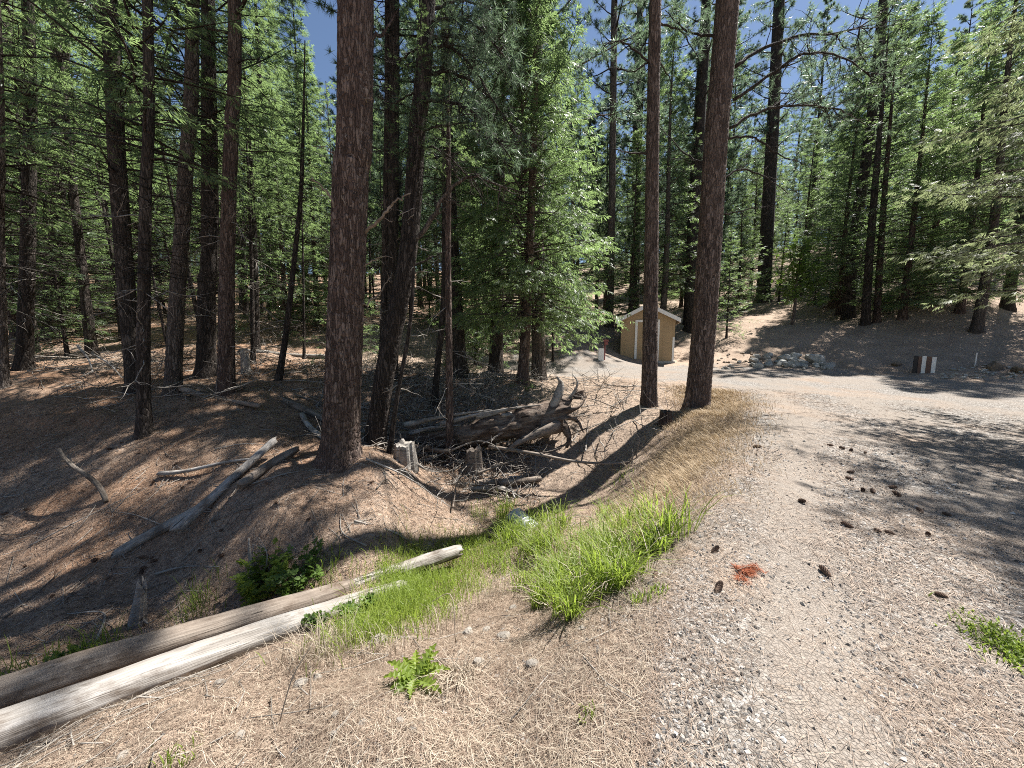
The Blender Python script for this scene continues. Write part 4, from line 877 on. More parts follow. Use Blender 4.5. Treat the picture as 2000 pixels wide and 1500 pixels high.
for s in (-1, 1):
    mb = MB(); dx, dz = x + .2, (Hr - Hw) / x * (x + .2)
    a = np.array([0, 0, Hr + .03]); e = np.array([s * dx, 0, Hr + .03 - dz]); t_ = .05
    V = [(*q[:1], yy, q[2] + h) for q in (a, e) for yy in (-.25, Dp + .25) for h in (0, t_)]
    mb.add(V, Q=[[0, 1, 3, 2], [4, 6, 7, 5], [0, 4, 5, 1], [2, 3, 7, 6], [0, 2, 6, 4], [1, 5, 7, 3]]); mb.build('roof_slope', ROOFM, shed)
    fb = MB(); V = [(*q[:1], yy, q[2] + h) for q in (a + (-s * .0, 0, 0), e + (s * .02, 0, 0)) for yy in (-.285, -.252) for h in (-.13, .062)]
    fb.add(V, Q=[[0, 1, 3, 2], [4, 6, 7, 5], [0, 4, 5, 1], [2, 3, 7, 6], [0, 2, 6, 4], [1, 5, 7, 3]]); fb.build('fascia_board', WHITE, shed)
    eb = MB(); eb.box((s * (dx + .012), Dp / 2, Hr + .03 - dz - .04), (.024, Dp + .5, .16)); eb.build('eave_board', WHITE, shed)
    cb = MB(); cb.box((s * (x - .045), -.011, Hw / 2 - .06 - (.4 if s > 0 else 0)), (.09, .02, Hw - .05 - (.8 if s > 0 else 0))); cb.build('corner_board_and_sun_strip', TAN if s < 0 else WHITE, shed)  # right side: sunlit patch of the wall built as a short white strip
dr = MB(); dr.box((-.01, -.012, .98), (.9, .022, 1.9)); do = dr.build('door', TAN, shed)
kb = MB(); kb.box((.36, -.05, .95), (.04, .06, .12)); kb.build('handle', GALV, do)
for c, s_ in (((-.52, -.02, 1.02), (.11, .04, 2.04)), ((.5, -.02, 1.02), (.11, .04, 2.04)), ((-.01, -.02, 1.985), (.91, .04, .11))):
    b = MB(); b.box(c, s_); b.build('door_trim', WHITE, shed)
b = MB(); b.box((0, Dp / 2 - .02, -.04), (Wd + .12, Dp + .1, .14)); b.build('slab', CONC, shed)

p = hit(1173, 703); t = thing('yard_hydrant', 'short white post with a red handle left of the shed', 'hydrant', p)
b = MB(); b.box((0, 0, .22), (.24, .2, .56)); b.build('post', WHITE, t)
b = MB(); b.tube([(.2, .1, -.1), (.2, .1, .68), (.2, .1, .8)], [.03, .03, .03], 8); b.box((.22, .1, .84), (.26, .06, .09)); b.box((.26, .1, .72), (.12, .12, .12)); b.build('handle', REDP, t)

p = hit(1803, 729); t = thing('plank_marker', 'striped box of dark, brown and white upright boards at the far road edge', 'marker', p, (0, 0, -.7))
sc_ = p[1] / FPX * 1.0
for i, (mt, wd_, h_) in enumerate(((BLACKP, 6, 33), (BROWNP, 5, 32), (WHITE, 6, 33), (BROWNP, 7, 32), (WHITE, 6, 31))):
    xx = sum((6, 5, 6, 7, 6)[:i]) + wd_ / 2 - 15
    b = MB(); b.box((xx * sc_, 0, h_ * sc_ / 2 - .05), (wd_ * sc_ * .95, .09 + .02 * (i % 2), h_ * sc_ + .1)); b.build('board', mt, t)
b = MB(); b.box((0, .12, 14 * sc_), (28 * sc_, .1, 28 * sc_)); b.build('back_board', BLACKP, t)
p = hit(1904, 716); t = MB(); t.tube([(0, 0, -.1), (0, 0, .25), (0, 0, .5)], [.02, .02, .018], 8); tag(t.build('stake', WHITE, None, loc=p), 'thin pale stake standing in the dark stone heap', 'stake')

# culvert
m0, m1 = P(1003, 1014, 6.0), P(1042, 1048, 5.6); m0[2] = float(gz(m0[0], m0[1])) + .11
t = thing('culvert_pipe', 'corrugated steel culvert pipe sticking out of the grassy bank', 'pipe', m0)
n = 120; s = np.linspace(0, 1, n); path = (m1 - m0)[None] * s[:, None]; rr =   .185 + .018 * np.sin(s * np.linalg.norm(m1 - m0) / .085 * 2 * np.pi)
b = MB(); V, Q, T = tube(path, rr, 32, False); b.add(V, Q=Q); V2, Q2, _ = tube(path, rr - .008, 32, False); b.add(V2, Q=Q2[:, ::-1])
b.add(np.concatenate([V[:32], V2[:32]]), Q=[[i, (i + 1) % 32, 32 + (i + 1) % 32, 32 + i] for i in range(32)]); b.build('barrel', GALV, t, True)
b = MB(); rp, rq, _ = tube(np.array([path[0] - norm(path[1]) * .0, path[1] * 1.0]), [.207, .207], 32, False); b.add(rp, Q=rq); b.build('rim', GALV, t, True)

# ------------------------------------------------------------------ rocks
def rock_mesh(seed, n=10, k=14, fac=.35):
    th = np.arange(k) * 2 * np.pi / k; ph = np.linspace(0, np.pi, n)[1:-1]
    d = np.stack([np.sin(ph)[:, None] * np.cos(th), np.sin(ph)[:, None] * np.sin(th), np.cos(ph)[:, None] * np.ones(k)], -1)
    dv = np.concatenate([d.reshape(-1, 3), [[0, 0, 1], [0, 0, -1]]])
    rg = np.random.default_rng(seed); r = np.ones(len(dv))
    for i in range(9):                                  # flat facets
        nn = norm(rg.normal(0, 1, 3)); c = rg.uniform(.55, .85); dt = dv @ nn; r = np.where(dt > 0, np.minimum(r, c / np.maximum(dt, 1e-3)), r)
    r *= 1 + .12 * fbm(dv * 2 + seed, seed, 3)
    m = MB(); q = len(ph); i = np.arange(q - 1)[:, None] * k; j = np.arange(k)[None]; j2 = (j + 1) % k
    T = [[q * k, a, (a + 1) % k] for a in range(k)] + [[q * k + 1, (q - 1) * k + (a + 1) % k, (q - 1) * k + a] for a in range(k)]
    m.add(dv * r[:, None], T=T, Q=np.stack([i + j, i + k + j, i + k + j2, i + j2], -1).reshape(-1, 4)); return m
RM = {mt.name: [rock_mesh(s).mesh('rock', mt, False) for s in range(300 + 10 * k, 305 + 10 * k)] for k, mt in enumerate((ROCK, ROCK_GREY, ROCK_BROWN))}
rg = np.random.default_rng(5); nr = [0]
def rock(u, v, wpx, mt, label, name='rock', group=None, flat=.65, up=0.):
    p = hit(u, v); s = wpx * p[1] / FPX / 2 * .95; me = RM[mt.name][nr[0] % 5]; nr[0] += 1
    p[2] += s * flat * (.45 if v < 800 else .15) + up
    return tag(link(name, me, None, p, (rg.normal(0, .2), rg.normal(0, .2), rg.uniform(0, 6)), (s, s * rg.uniform(.7, 1), s * flat)), label, 'rock', group)
for u, v, wp, lab in [(985, 1245, 36, 'pale rounded rock on the road bank below the green grass'), (915, 1238, 38, 'flat pale rock left of the rounded pale rock on the bank'), (950, 1232, 22, 'small brown rock between the two pale bank rocks'),
                      (1040, 1300, 38, 'mossy yellowish rock half sunk in dry needles'), (933, 1297, 44, 'flat straw-covered rock beside the dry grass clump'), (780, 1415, 32, 'upright pale angular rock near the bottom edge, left of centre'),
                      (808, 1430, 26, 'pale square rock touching the upright angular one'), (708, 1415, 26, 'white chip rock left of the upright angular rock'), (655, 1400, 26, 'grey rock farthest left of the row near the bottom edge'),
                      (1030, 1455, 26, 'narrow grey rock standing near the bottom edge'), (590, 1340, 42, 'pale grey boulder-like rock below the long pale log'), (620, 1325, 30, 'tan rock beside the pale grey rock below the log'),
                      (1135, 1230, 20, 'small pale rock at the foot of the bright grass'), (740, 1255, 40, 'half-hidden grey rock at the grass edge right of the log'), (1000, 1190, 24, 'grey rock at the upper edge of the dry bank'), (430, 1335, 26, 'light rock lying right under the pale log'), (650, 1435, 22, 'small flat grey rock near the bottom edge'), (470, 1440, 30, 'dusty rock at the lower left among needles'), (240, 1480, 30, 'buried pale rock at the bottom left'), (990, 1195, 14, 'tiny pale rock on the upper dry bank')]:
    rock(u, v, wp, ROCK, lab)
for u, v, wp, lab in [(1590, 709, 40, 'largest rounded boulder at the right of the roadside rock heap'), (1565, 712, 26, 'square boulder left of the largest boulder in the heap'), (1530, 704, 26, 'boulder in the shade stripe on the rock heap'), (1553, 700, 24, 'boulder on top of the rock heap'), (1545, 716, 30, 'low flat boulder at the front of the rock heap')]:
    rock(u, v, wp, ROCK_GREY, lab, 'boulder', None, .7)
for i in range(52):
    f = rg.uniform(0, 1) ** .8; u = 1408 + f * 215; v = 722 - rg.uniform(0, 1) * (4 + 22 * math.sin(math.pi * min(1, f * .95 + .03)))
    rock(u, v, rg.uniform(10, 23) if f > .25 else rg.uniform(6, 13), ROCK_GREY, 'small grey stone in the roadside rock heap across the gravel', 'rock', 'stones of the roadside rock heap', .7)
for i in range(60):
    f = rg.uniform(0, 1); u = 1838 + f * 170; v = 740 - rg.uniform(0, 1) * (5 + 22 * math.sin(math.pi * min(1, f * .7 + .15)))
    rock(u, v, rg.uniform(5, 11), ROCK_GREY, 'small dark stone in the shaded heap at the right road edge', 'rock', 'stones of the shaded heap', .6)
rock(1945, 722, 40, ROCK_BROWN, 'large brown block-like boulder behind the shaded stone heap', 'boulder', None, .8)
rock(1990, 726, 30, ROCK_BROWN, 'dark boulder at the right edge beside the brown block-like one', 'boulder', None, .6)
rock(1750, 715, 22, ROCK_BROWN, 'dark low rock on the shaded slope left of the striped boards', 'rock', None, .5)
for i in range(34):
    u = rg.uniform(1395, 1500); v = rg.uniform(682, 712); rock(u, v, rg.uniform(4, 9), ROCK_BROWN, 'little dark clod on the cut bank left of the rock heap', 'rock', 'clods on the cut bank', .6)

# ------------------------------------------------------------------ pine cones
def cone_mesh():
    m = MB(); n, k = 9, 10; z = np.linspace(-.055, .055, n); prof = .022 * np.sqrt(np.clip(1 - (z / .058) ** 2, .02, 1)) * np.where(z > 0, 1, 1.0)
    m.tube(np.stack([z, z * 0, z * 0], -1), prof, k, .2)
    for i in range(90):
        f = (i + .5) / 90; x = -.053 + .104 * f; a = i * 2.39996; r = .021 * math.sqrt(max(.05, 1 - ((x) / .058) ** 2)); R2 = r * 1.2 + .002
        ca, sa = math.cos(a), math.sin(a); c = np.array([x, ca * r * .8, sa * r * .8]); e = np.array([x + .010, ca * R2, sa * R2]); s = np.array([0, -sa, ca]) * .008
        m.add([c - s * .6, e - s, e + np.array([.004, 0, 0]), e + s, c + s * .6], T=[[0, 1, 2], [0, 2, 4], [4, 2, 3]], tint=.6)
    return m.mesh('pine_cone', CONE, False)
CM = cone_mesh(); rg = np.random.default_rng(8)
CL = [('single cone on the bright track, second row', 1565, 982), ('cone lying alone left of the paired cones', 1655, 1030), ('left cone of the pair on the track', 1715, 1040), ('right cone of the pair on the track', 1738, 1045), ('cone right of the pair, at the shade edge', 1812, 1046),
      ('small cone below the red needles, at centre of track', 1612, 1122), ('large cone at the right, nearest the mossy patch', 1838, 1168), ('cone at the shade tip, left one', 1797, 1000), ('cone at the shade tip, right one', 1850, 1008),
      ('small cone left of the red needles', 1396, 1078), ('small cone below left of the red needles', 1403, 1153), ('cone at the left end of the upper scatter', 1622, 872), ('cone in the middle of the upper scatter', 1645, 878), ('second cone in the middle of the upper scatter', 1662, 882), ('cone at the right end of the upper scatter', 1690, 886),
      ('cone of the middle scatter, topmost', 1662, 925), ('cone of the middle scatter, lower left', 1660, 938), ('cone of the lower scatter, left', 1685, 960), ('cone of the lower scatter, second', 1705, 963), ('cone of the lower scatter, topmost right', 1742, 955), ('cone of the lower scatter, right', 1750, 968), ('small cone alone on the road beyond the scatter', 1480, 875), ('cone in ditch litter by the snag', 205, 1055), ('second cone in ditch litter by the snag', 282, 1112), ('cone on the needle mound', 725, 945), ('dark cone at the bottom of the bank', 1280, 1130)]
for lab, u, v in CL:
    p = hit(u, v); s = rg.uniform(.52, .74) * (1.15 if v < 1000 else 1)
    tag(link('pine_cone', CM, None, p + np.array([0, 0, .028 * s]), (rg.uniform(0, 6), rg.normal(0, .2), rg.uniform(0, 6)), s), 'brown pine ' + lab, 'pine cone', 'pine cones on the ground')

for i in range(46):
    p = hit(rg.uniform(0, 640), rg.uniform(800, 1200)); s = rg.uniform(.55, .9)
    if rsd(p[0], p[1]) < -1.8: tag(link('pine_cone', CM, None, p + np.array([0, 0, .022 * s]), (rg.uniform(0, 6), rg.normal(0, .3), rg.uniform(0, 6)), s), 'dull pine cone lying in the needle litter left of the ditch', 'pine cone', 'pine cones in the left litter')
# ------------------------------------------------------------------ ground cover
def wedge(n, rg, r0, r1, pw=1.0, half=60, cx=0, cy=0):
    r = r0 * (r1 / r0) ** (rg.uniform(0, 1, n) ** pw); a = np.radians(rg.uniform(-half, half, n)); return cx + r * np.sin(a), cy + r * np.cos(a)
rg = np.random.default_rng(15)
# fallen needles
def needles(name, label, x, y, l, wd, mt, rg, lift=.012, tilt=.14, tint=None, arc=None):
    n = len(x); z = gz(x, y); nm = gnormal(x, y); a = rg.uniform(0, 2 * np.pi, n) if arc is None else arc
    d = np.stack([np.cos(a), np.sin(a), np.zeros(n)], -1); d = norm(d - nm * (d * nm).sum(-1, keepdims=True)); d = norm(d + nm * rg.normal(.02, tilt, n)[:, None])
    s = norm(np.cross(d, nm)) * (wd / 2)[:, None]; c = np.stack([x, y, z], -1) + nm * (rg.uniform(.001, lift, n))[:, None]
    bow = norm(np.cross(nm, d)) * (l * rg.normal(0, .035, n))[:, None]
    A, B, C = c - d * (l / 2)[:, None], c + bow + nm * .004, c + d * (l / 2)[:, None]
    V = np.stack([A, B + s, C, B - s], 1).reshape(-1, 3); o = np.arange(n)[:, None] * 4
    tt = np.clip(rg.beta(1.3, 1.3, n) if tint is None else tint, 0, 1)
    m = MB(); m.add(V, Q=o + [[0, 1, 2, 3]], tint=np.repeat(tt, 4)); return tag(m.build(name, mt), label, kind='stuff')
x, y = wedge(225000, rg, .95, 13, .75); sd_ = rsd(x, y); pn = fbm2(x * 1.1, y * 1.1, 40, 3)
strip = np.exp(-((sd_ - 1.5) / .4) ** 2) * .5 - np.exp(-((sd_ - .85) / .22) ** 2) * .4 - np.exp(-((sd_ - 2.5) / .25) ** 2) * .3
keep = rg.uniform(0, 1, len(x)) < np.where(sd_ > .2, np.clip(.42 + strip + pn * .8, .1, .9), .95); x, y = x[keep], y[keep]; r = np.hypot(x, y)
needles('needle_litter', 'fallen pine needles strewn over road and forest floor', x, y, rg.uniform(.05, .14, len(x)), .0018 * np.maximum(1, (r / 2.0) ** .9), LITTER, rg)
xr, yr = rg.uniform(-11, .5, 115000), rg.uniform(3.2, 12.5, 115000); kr = (np.abs(xr) < 1.6 * yr) & (rsd(xr, yr) < -2.2) & (rg.uniform(0, 1, 115000) < .35 + .65 * np.clip(fbm2(xr * .8, yr * .8, 71, 3) + .5, 0, 1)); xr, yr = xr[kr], yr[kr]
needles('red_needle_litter', 'red-brown pine needles carpeting the floor of the left wood', xr, yr, rg.uniform(.08, .18, len(xr)), .0022 * np.maximum(1, yr / 2.6), REDLIT, rg, .02, .2)
x, y = wedge(5000, rg, 1.3, 14, .7); keep = (rsd(x, y) < .1) & ((x < -1.6 - .2 * y) | (y > 4.6) | (rg.uniform(0, 1, 5000) < .12)); x, y = x[keep], y[keep]; m = MB()
for i in range(0, len(x), 2):
    a = rg.uniform(0, 6.28); L = rg.uniform(.08, .3); c = np.array([x[i], y[i]]); e = np.array([math.cos(a), math.sin(a)]) * L; q = [c - e, c + rg.normal(0, .03, 2), c + e]
    m.tube([(*p_, float(gz(*p_)) + rg.uniform(.006, .03)) for p_ in q], np.array([.006, .005, .003]) * min(1, .45 + .09 * np.hypot(x[i], y[i])), 3)
tag(m.build('twig_litter', WOOD_GREY, None, True), 'small dead twigs strewn over the forest floor', kind='stuff')
m = MB(); rgd = np.random.default_rng(88)
for i in range(1500):
    yy = rgd.uniform(8.2, 24); xx = rgd.uniform(-1.35, .35) * yy
    if i > 900: yy = rgd.uniform(6.8, 12.5); xx = rgd.uniform(-.5, .08 if yy < 9.5 else .03) * yy
    if rsd(xx, yy) > -.8 or math.hypot(xx - 7, yy - 19.5) < 3: continue
    a = rgd.uniform(0, 6.28); L = rgd.uniform(.4, 1.8) * (.6 if i > 900 else 1); d0 = np.array([math.cos(a), math.sin(a), rgd.uniform(-.05, .35)])
    q = bent((xx, yy, float(gz(xx, yy)) + .04), d0, L, 5, -.15, .3, rgd); q[:, 2] = np.maximum(q[:, 2], gz(q[:, 0], q[:, 1]) + .02); rr = rgd.uniform(.008, .022)
    m.tube(q, np.linspace(rr, .004, 6), 3)
    for s_ in range(4): k = rgd.integers(1, 5); m.tube(bent(q[k], norm(q[k] - q[k - 1] + rgd.normal(0, .6, 3) + [0, 0, .3]), L * .4, 3, -.1, .3, rgd), np.linspace(rr * .5, .003, 4), 3)
tag(m.build('deadfall_litter', WOOD_GREY, None, True), 'grey dead branches littering the floor of the wood', kind='stuff')
# gravel
x, y = wedge(70000, rg, .95, 7.5, .95); sd_ = rsd(x, y); gn = fbm2(x * .9, y * .9, 60, 3)
keep = (sd_ > -3) & (y < 9) & (rg.uniform(0, 1, len(x)) < np.clip(.55 + gn * 1.1 + np.clip(sd_, -2.2, .3) * .45 - .75 * np.exp(-((sd_ - .85) / .25) ** 2) - .5 * np.exp(-((sd_ - 2.5) / .28) ** 2), .05, 1)); x, y = x[keep], y[keep]; n = len(x)
oc = np.array([[1, 0, 0], [-1, 0, 0], [0, 1, 0], [0, -1, 0], [0, 0, 1], [0, 0, -1.]]); of = np.array([[0, 2, 4], [2, 1, 4], [1, 3, 4], [3, 0, 4], [2, 0, 5], [1, 2, 5], [3, 1, 5], [0, 3, 5]])
sz = np.minimum(np.exp(rg.normal(math.log(.0056), .4, n)), .0125) * np.maximum(1, np.hypot(x, y) / 3.5); V = oc[None] * (1 + rg.normal(0, .2, (n, 6, 3))) + rg.normal(0, .16, (n, 6, 3)); V[..., 2] *= .78
a = rg.uniform(0, 6.28, n); ca, sa = np.cos(a)[:, None], np.sin(a)[:, None]; V = np.stack([V[..., 0] * ca - V[..., 1] * sa, V[..., 0] * sa + V[..., 1] * ca, V[..., 2]], -1) * sz[:, None, None]
V += np.stack([x, y, gz(x, y) + sz * .22], -1)[:, None]
m = MB(); m.add(V, T=(np.arange(n)[:, None, None] * 6 + of[None]).reshape(-1, 3), tint=np.repeat(np.clip(rg.normal(.5, .3, n), 0, 1), 6)); tag(m.build('gravel', STONES), 'loose grey gravel stones on the road', kind='stuff')

# grass
def blades(mb, x, y, h, wd, rg, lean=.35, dirn=None, tint=None, base=None):
    n = len(x); z = gz(x, y) if base is None else base; a = rg.uniform(0, 2 * np.pi, n)
    ln = np.stack([np.cos(a), np.sin(a), np.zeros(n)], -1) * (h * lean * rg.uniform(.2, 1.3, n))[:, None]
    if dirn is not None: ln += dirn * (h * .5)[:, None]
    f = norm(np.stack([-np.sin(a + rg.normal(0, .8, n)), np.cos(a), np.zeros(n)], -1)) * (wd / 2)[:, None]; up = np.array([0, 0, 1.])
    c = np.stack([x, y, z - .01], -1); m1 = c + up * (h * .5)[:, None] + ln * .25; m2 = c + up * (h * .85)[:, None] + ln * .65; tp = c + up * (h * .97)[:, None] + ln * 1.15
    V = np.stack([c - f * .7, c + f * .7, m1 + f, m1 - f, m2 + f * .7, m2 - f * .7, tp], 1).reshape(-1, 3); o = np.arange(n)[:, None] * 7
    tt = np.clip(rg.normal(.5, .22, n) if tint is None else tint, 0, 1)
    mb.add(V, T=o + [[5, 4, 6]], Q=np.concatenate([o + [[0, 1, 2, 3]], o + [[3, 2, 4, 5]]]), tint=np.repeat(tt, 7))
def patch(cs, n, h, wd, rg, lean=.35, tint=.5):
    """cs: (u, v, spread) of clumps picked out in the photograph"""
    X, Y, H = [], [], []
    for (u, v, s, k) in cs:
        p = hit(u, v); m_ = int(n * k); X.append(p[0] + rg.normal(0, s, m_)); Y.append(p[1] + rg.normal(0, s, m_)); H.append(rg.uniform(.3, 1.1, m_) * h * rg.uniform(.6, 1.1))
    mb = MB(); X, Y, H = map(np.concatenate, (X, Y, H)); blades(mb, X, Y, H, np.full(len(X), wd) * rg.uniform(.6, 1.3, len(X)), rg, lean, None, rg.normal(tint, .2, len(X))); return mb
rg = np.random.default_rng(33)
gp = []
for (u, v, s, k) in [(1150, 1110, .2, 1.2), (1180, 1060, .22, 1.2), (1100, 1130, .16, 1.0), (1210, 1090, .16, .9), (1130, 1170, .13, .9), (1080, 1060, .22, 1.2), (1040, 1060, .2, 1.0), (1000, 1060, .18, .8), (960, 1050, .2, .7), (1120, 1195, .07, .6), (1160, 1140, .14, .9), (1060, 1040, .2, 1.0), (1240, 1060, .12, .5), (1090, 1170, .1, .6), (1020, 1120, .14, .4)]: gp.append((u, v, s, k))
gp = [(u + rg.normal(0, 34), v + rg.normal(0, 20), s * rg.uniform(.25, .6), k * rg.uniform(.06, .3)) for (u, v, s, k) in gp for q in range(4)] + [(u, v, .05, .2) for u, v in [(1255, 1085), (1290, 1060), (1230, 1130), (1060, 1180), (1180, 1010), (1200, 1030), (1100, 1030), (1020, 1150), (1230, 1030)]]
tag(patch(gp, 120, .3, .004, rg, 1.1, .6).build('straw_in_grass', STRAW), 'dead straw mixed into the bright grass', kind='stuff')
tag(patch(gp, 420, .4, .0085, rg, .85, .6).build('green_grass', GRASS), 'lush bright green grass on the bank beside the culvert', kind='stuff')
gp = [(u, v, .17, 1) for u, v in [(930, 1095), (900, 1120), (870, 1140), (840, 1165), (800, 1190), (770, 1210), (740, 1230), (700, 1250), (830, 1130), (880, 1095), (960, 1080), (930, 1060), (780, 1130), (800, 1148), (820, 1090), (905, 1075), (880, 1070), (790, 1115), (775, 1150), (795, 1165), (755, 1178), (735, 1195), (770, 1135), (780, 1170), (860, 1180), (920, 1150), (980, 1100), (720, 1240), (820, 1210)]]
tag(patch(gp, 330, .22, .005, rg, .7, .55).build('ditch_grass', GRASS), 'fine short green grass along the ditch beside the log ends', kind='stuff')
gp = [(u, v, .1, 1) for u, v in [(620, 1280), (680, 1255), (860, 1235), (950, 1180), (1030, 1180), (650, 1290), (750, 1280), (580, 1300), (900, 1210), (980, 1160)]]
tag(patch(gp, 110, .24, .003, rg, .8, .5).build('dry_stalks', STRAW), 'dry pale grass stalks standing on the bank', kind='stuff')
for lab, u, v, s, n, h, tn in [('small bright grass tuft on the gravel edge, lower left of two', 1247, 1175, .035, 60, .07, .7), ('small bright grass tuft on the gravel edge, upper right of two', 1283, 1158, .035, 50, .06, .7), ('green grass tuft left of the culvert mouth', 940, 1008, .1, 90, .2, .6), ('bright grass tuft just above the culvert mouth', 990, 995, .1, 90, .22, .6),
                               ('dark sedge tuft in the ditch between snag and bush', 385, 1190, .12, 110, .3, .15), ('green grass tuft in the ditch behind the brown log', 190, 1285, .14, 130, .3, .5), ('sparse grass at the left edge behind the brown log', 20, 1330, .15, 70, .22, .6), ('dark grass right of the leafy ditch bush', 640, 1140, .16, 120, .25, .2), ('grass tuft at the far side of the culvert', 1080, 1003, .12, 90, .2, .4), ('small green sprout on the dry bank near bottom centre', 1148, 1400, .02, 22, .06, .6), ('small grass sprout at the bottom edge', 335, 1497, .05, 40, .08, .6), ('dark green tuft on the sunny bank below the road-edge pines', 1215, 935, .12, 60, .12, .3)]:
    p = hit(u, v); mb = MB(); X, Y = p[0] + rg.normal(0, s, n), p[1] + rg.normal(0, s, n); blades(mb, X - p[0], Y - p[1], rg.uniform(.5, 1.1, n) * h, np.full(n, .006), rg, .6, None, rg.normal(tn, .15, n), gz(X, Y) - p[2])
    tag(mb.build('grass_tuft', GRASS, None, loc=p), lab, 'grass tuft')
# dry golden grass on the road bank below the thick pine
n = 26000; tt = rg.uniform(0, 1, n) ** .9; X = np.interp(tt, [0, .25, .5, .75, 1], [1.2, 2.3, 3.7, 5.2, 6.0]); Y = np.interp(tt, [0, .25, .5, .75, 1], [3.2, 4.7, 6.4, 8.6, 10.6])
off = rg.normal(.35, .45, n); X2, Y2 = X - off * .8, Y + off * .6; kp = np.hypot(X2 - bB[0], Y2 - bB[1]) > .3; X2, Y2 = X2[kp], Y2[kp]; n = len(X2)
mb = MB(); dn = np.tile(np.array([-.75, .3, -.35]), (n, 1)); blades(mb, X2, Y2, rg.uniform(.05, .17, n), np.full(n, .0045) * np.maximum(1, Y2 / 5), rg, .9, dn, rg.normal(.45, .25, n)); tag(mb.build('dry_grass', GOLD), 'golden dry grass along the road bank', kind='stuff')
# dry straw scattered over the foreground bank
x, y = wedge(26000, rg, .95, 4.5, .9, 58); kp = rsd(x, y) < .15; x, y = x[kp], y[kp]; n = len(x)
needles('dry_straw', 'pale dry straw lying over the foreground bank', x, y, rg.uniform(.04, .16, n), np.full(n, .002), STRAW, rg, .03, .3)
# straw clump
p = hit(895, 1325); mb = MB(); n = 150; X, Y = p[0] + rg.normal(0, .05, n), p[1] + rg.normal(0, .05, n)
blades(mb, X - p[0], Y - p[1], rg.uniform(.08, .2, n), np.full(n, .004), rg, .9, np.tile([.1, -1.1, -.4], (n, 1)), rg.normal(.7, .2, n), gz(X, Y) - p[2]); tag(mb.build('dry_grass_clump', STRAW, None, loc=p), 'combed-over clump of pale dry grass in the foreground', 'grass clump')
for lab, u, v, pts in [('bent dry stalk forming an angle over the foreground bank', 890, 1260, [(0, 0, 0), (-.04, .1, .28), (-.2, .2, .16)]), ('straight dry stalk leaning over the pale log', 545, 1415, [(0, 0, 0), (.05, .05, .2), (.13, .1, .34)]), ('thin white stalks upright at the log end', 640, 1305, [(0, 0, 0), (-.01, 0, .15), (-.03, .02, .3)])]:
    p = hit(u, v); mb = MB(); mb.tube(spl(np.array(pts), 12), np.linspace(.004, .002, 12), 5); tag(mb.build('dry_stalk', STRAW, None, True, loc=p), lab, 'stalk')

# leafy plants
def bush(label, u, v, h, spread, nst, leaf, l, seed, name='leafy_bush', cat='bush', m=6):
    rg = np.random.default_rng(seed); p = hit(u, v); t = thing(name, label, cat, p); st, C, D = MB(), [], []
    for i in range(nst):
        a = rg.uniform(0, 6.28); r = spread * math.sqrt(rg.uniform()); b = np.array([r * math.cos(a) * .7, r * math.sin(a) * .7, 0]); b[2] = float(gz(p[0] + b[0], p[1] + b[1])) - p[2]
        q = bent(b, (math.cos(a) * .35, math.sin(a) * .35, 1), h * rg.uniform(.6, 1.1), 6, 0, .2, rg); st.tube(q, np.linspace(.005, .002, 7), 4)
        for k in range(14): j = rg.uniform(1, 6); j0 = min(int(j), 5); C.append(q[j0] + (q[j0 + 1] - q[j0]) * (j - j0)); D.append(norm(rg.normal(0, 1, 3) * np.array([1, 1, .4]) + np.array([0, 0, .35])))
    st.build('stem', leaf, t, True); f = MB(); sprays(f, np.array(C), np.array(D), l, rg, m, .34, .05, rg.uniform(.3, .9, len(C))); f.build('foliage', leaf, t); return t
bush('bright green leafy bush in the ditch behind the logs', 520, 1165, .42, .24, 26, GRASS, .09, 1)
bush('darker leafy bush in shade right of the bright ditch bush', 590, 1150, .36, .22, 18, OAK, .08, 2)
bush('small leafy weed in front of the pale log end', 700, 1205, .2, .12, 12, OAK, .07, 3, 'leafy_weed', 'weed')
bush('low leafy weed against the middle of the pale log', 625, 1222, .14, .08, 8, OAK, .06, 4, 'leafy_weed', 'weed')
bush('leafy weed among ditch grass near the grey log end', 830, 1110, .2, .12, 10, OAK, .06, 5, 'leafy_weed', 'weed')
bush('pale leafy weed at the ditch edge left of the green tuft', 130, 1300, .14, .14, 8, OAK, .06, 6, 'leafy_weed', 'weed')
bush('small leafy weed at the bright grass edge on the right', 1285, 1075, .1, .07, 9, GRASS, .06, 7, 'leafy_weed', 'weed')
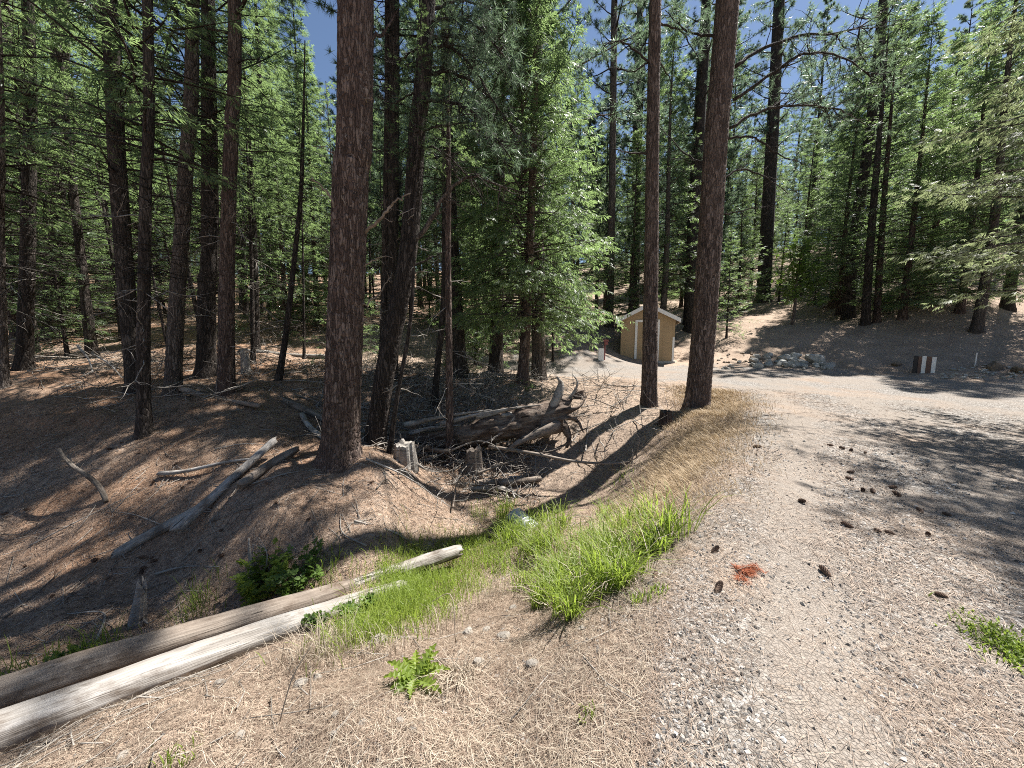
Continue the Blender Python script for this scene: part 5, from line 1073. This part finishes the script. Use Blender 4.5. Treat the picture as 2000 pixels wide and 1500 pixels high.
def thistle(u, v, s, seed):
    rg = np.random.default_rng(seed); p = hit(u, v); t = thing('thistle_plant', 'lobed green thistle rosette on the dry foreground bank', 'plant', p)
    for i in range(13):
        a = i * 2.4 + rg.normal(0, .2); L = s * rg.uniform(.6, 1.1); d = np.array([math.cos(a), math.sin(a), 0]); side = np.array([-math.sin(a), math.cos(a), 0]); mb = MB(); n = 15
        q = np.linspace(0, 1, n); c = d[None] * (q * L)[:, None] + np.array([0, 0, 1.])[None] * (L * (rg.uniform(.5, 1.1) * q - .55 * q ** 2))[:, None]; wd = L * .17 * (np.sin(np.pi * np.clip(q * .9 + .1, 0, 1))) * np.where(np.arange(n) % 2, 1.35, .45)
        c[:, 2] += .01; V = np.stack([c - side * wd[:, None] + [0, 0, .012], c, c + side * wd[:, None] + [0, 0, .012]], 1).reshape(-1, 3); o = np.arange(n - 1)[:, None] * 3
        mb.add(V, Q=np.concatenate([o + [[0, 1, 4, 3]], o + [[1, 2, 5, 4]]]), tint=rg.uniform(.3, .9)); mb.build('leaf', GRASS, t)
thistle(812, 1335, .17, 3)
p = hit(1990, 1275); mb = MB(); n = 1100; X, Y = p[0] + rg.normal(0, .075, n), p[1] + rg.normal(0, .11, n); blades(mb, X - p[0], Y - p[1], rg.uniform(.015, .05, n), np.full(n, .009), rg, .9, None, rg.normal(.45, .2, n), gz(X, Y) - p[2])
tag(mb.build('moss_patch', GRASS, None, loc=p), 'low mossy green patch at the right edge of the gravel', 'moss patch')
p = hit(1460, 1118); t = thing('fallen_needle_sprig', 'rust-red dead needle sprig lying on the gravel road', 'sprig', p); mb = MB(); q = spl(np.array([(-.08, -.012, .02), (0, .012, .03), (.08, .024, .02)]), 14); mb.tube(q, np.linspace(.005, .003, 14), 5); mb.build('stem', CONE, t, True)
mb = MB(); rg = np.random.default_rng(3); C = np.concatenate([q[rg.integers(2, 14, 34)], np.array([(-.075, -.07, .01)] * 12)]) + rg.normal(0, .022, (46, 3)) * [1, 1, .3]; tufts(mb, C, norm(rg.normal(0, 1, (46, 3)) * [1, 1, .15]), 16, .055, .004, rg, .35); V = mb.V[0]; V[:, 2] = np.maximum(np.abs(V[:, 2]) * .6, .004); mb.build('needle_cluster', REDNEEDLE, t)
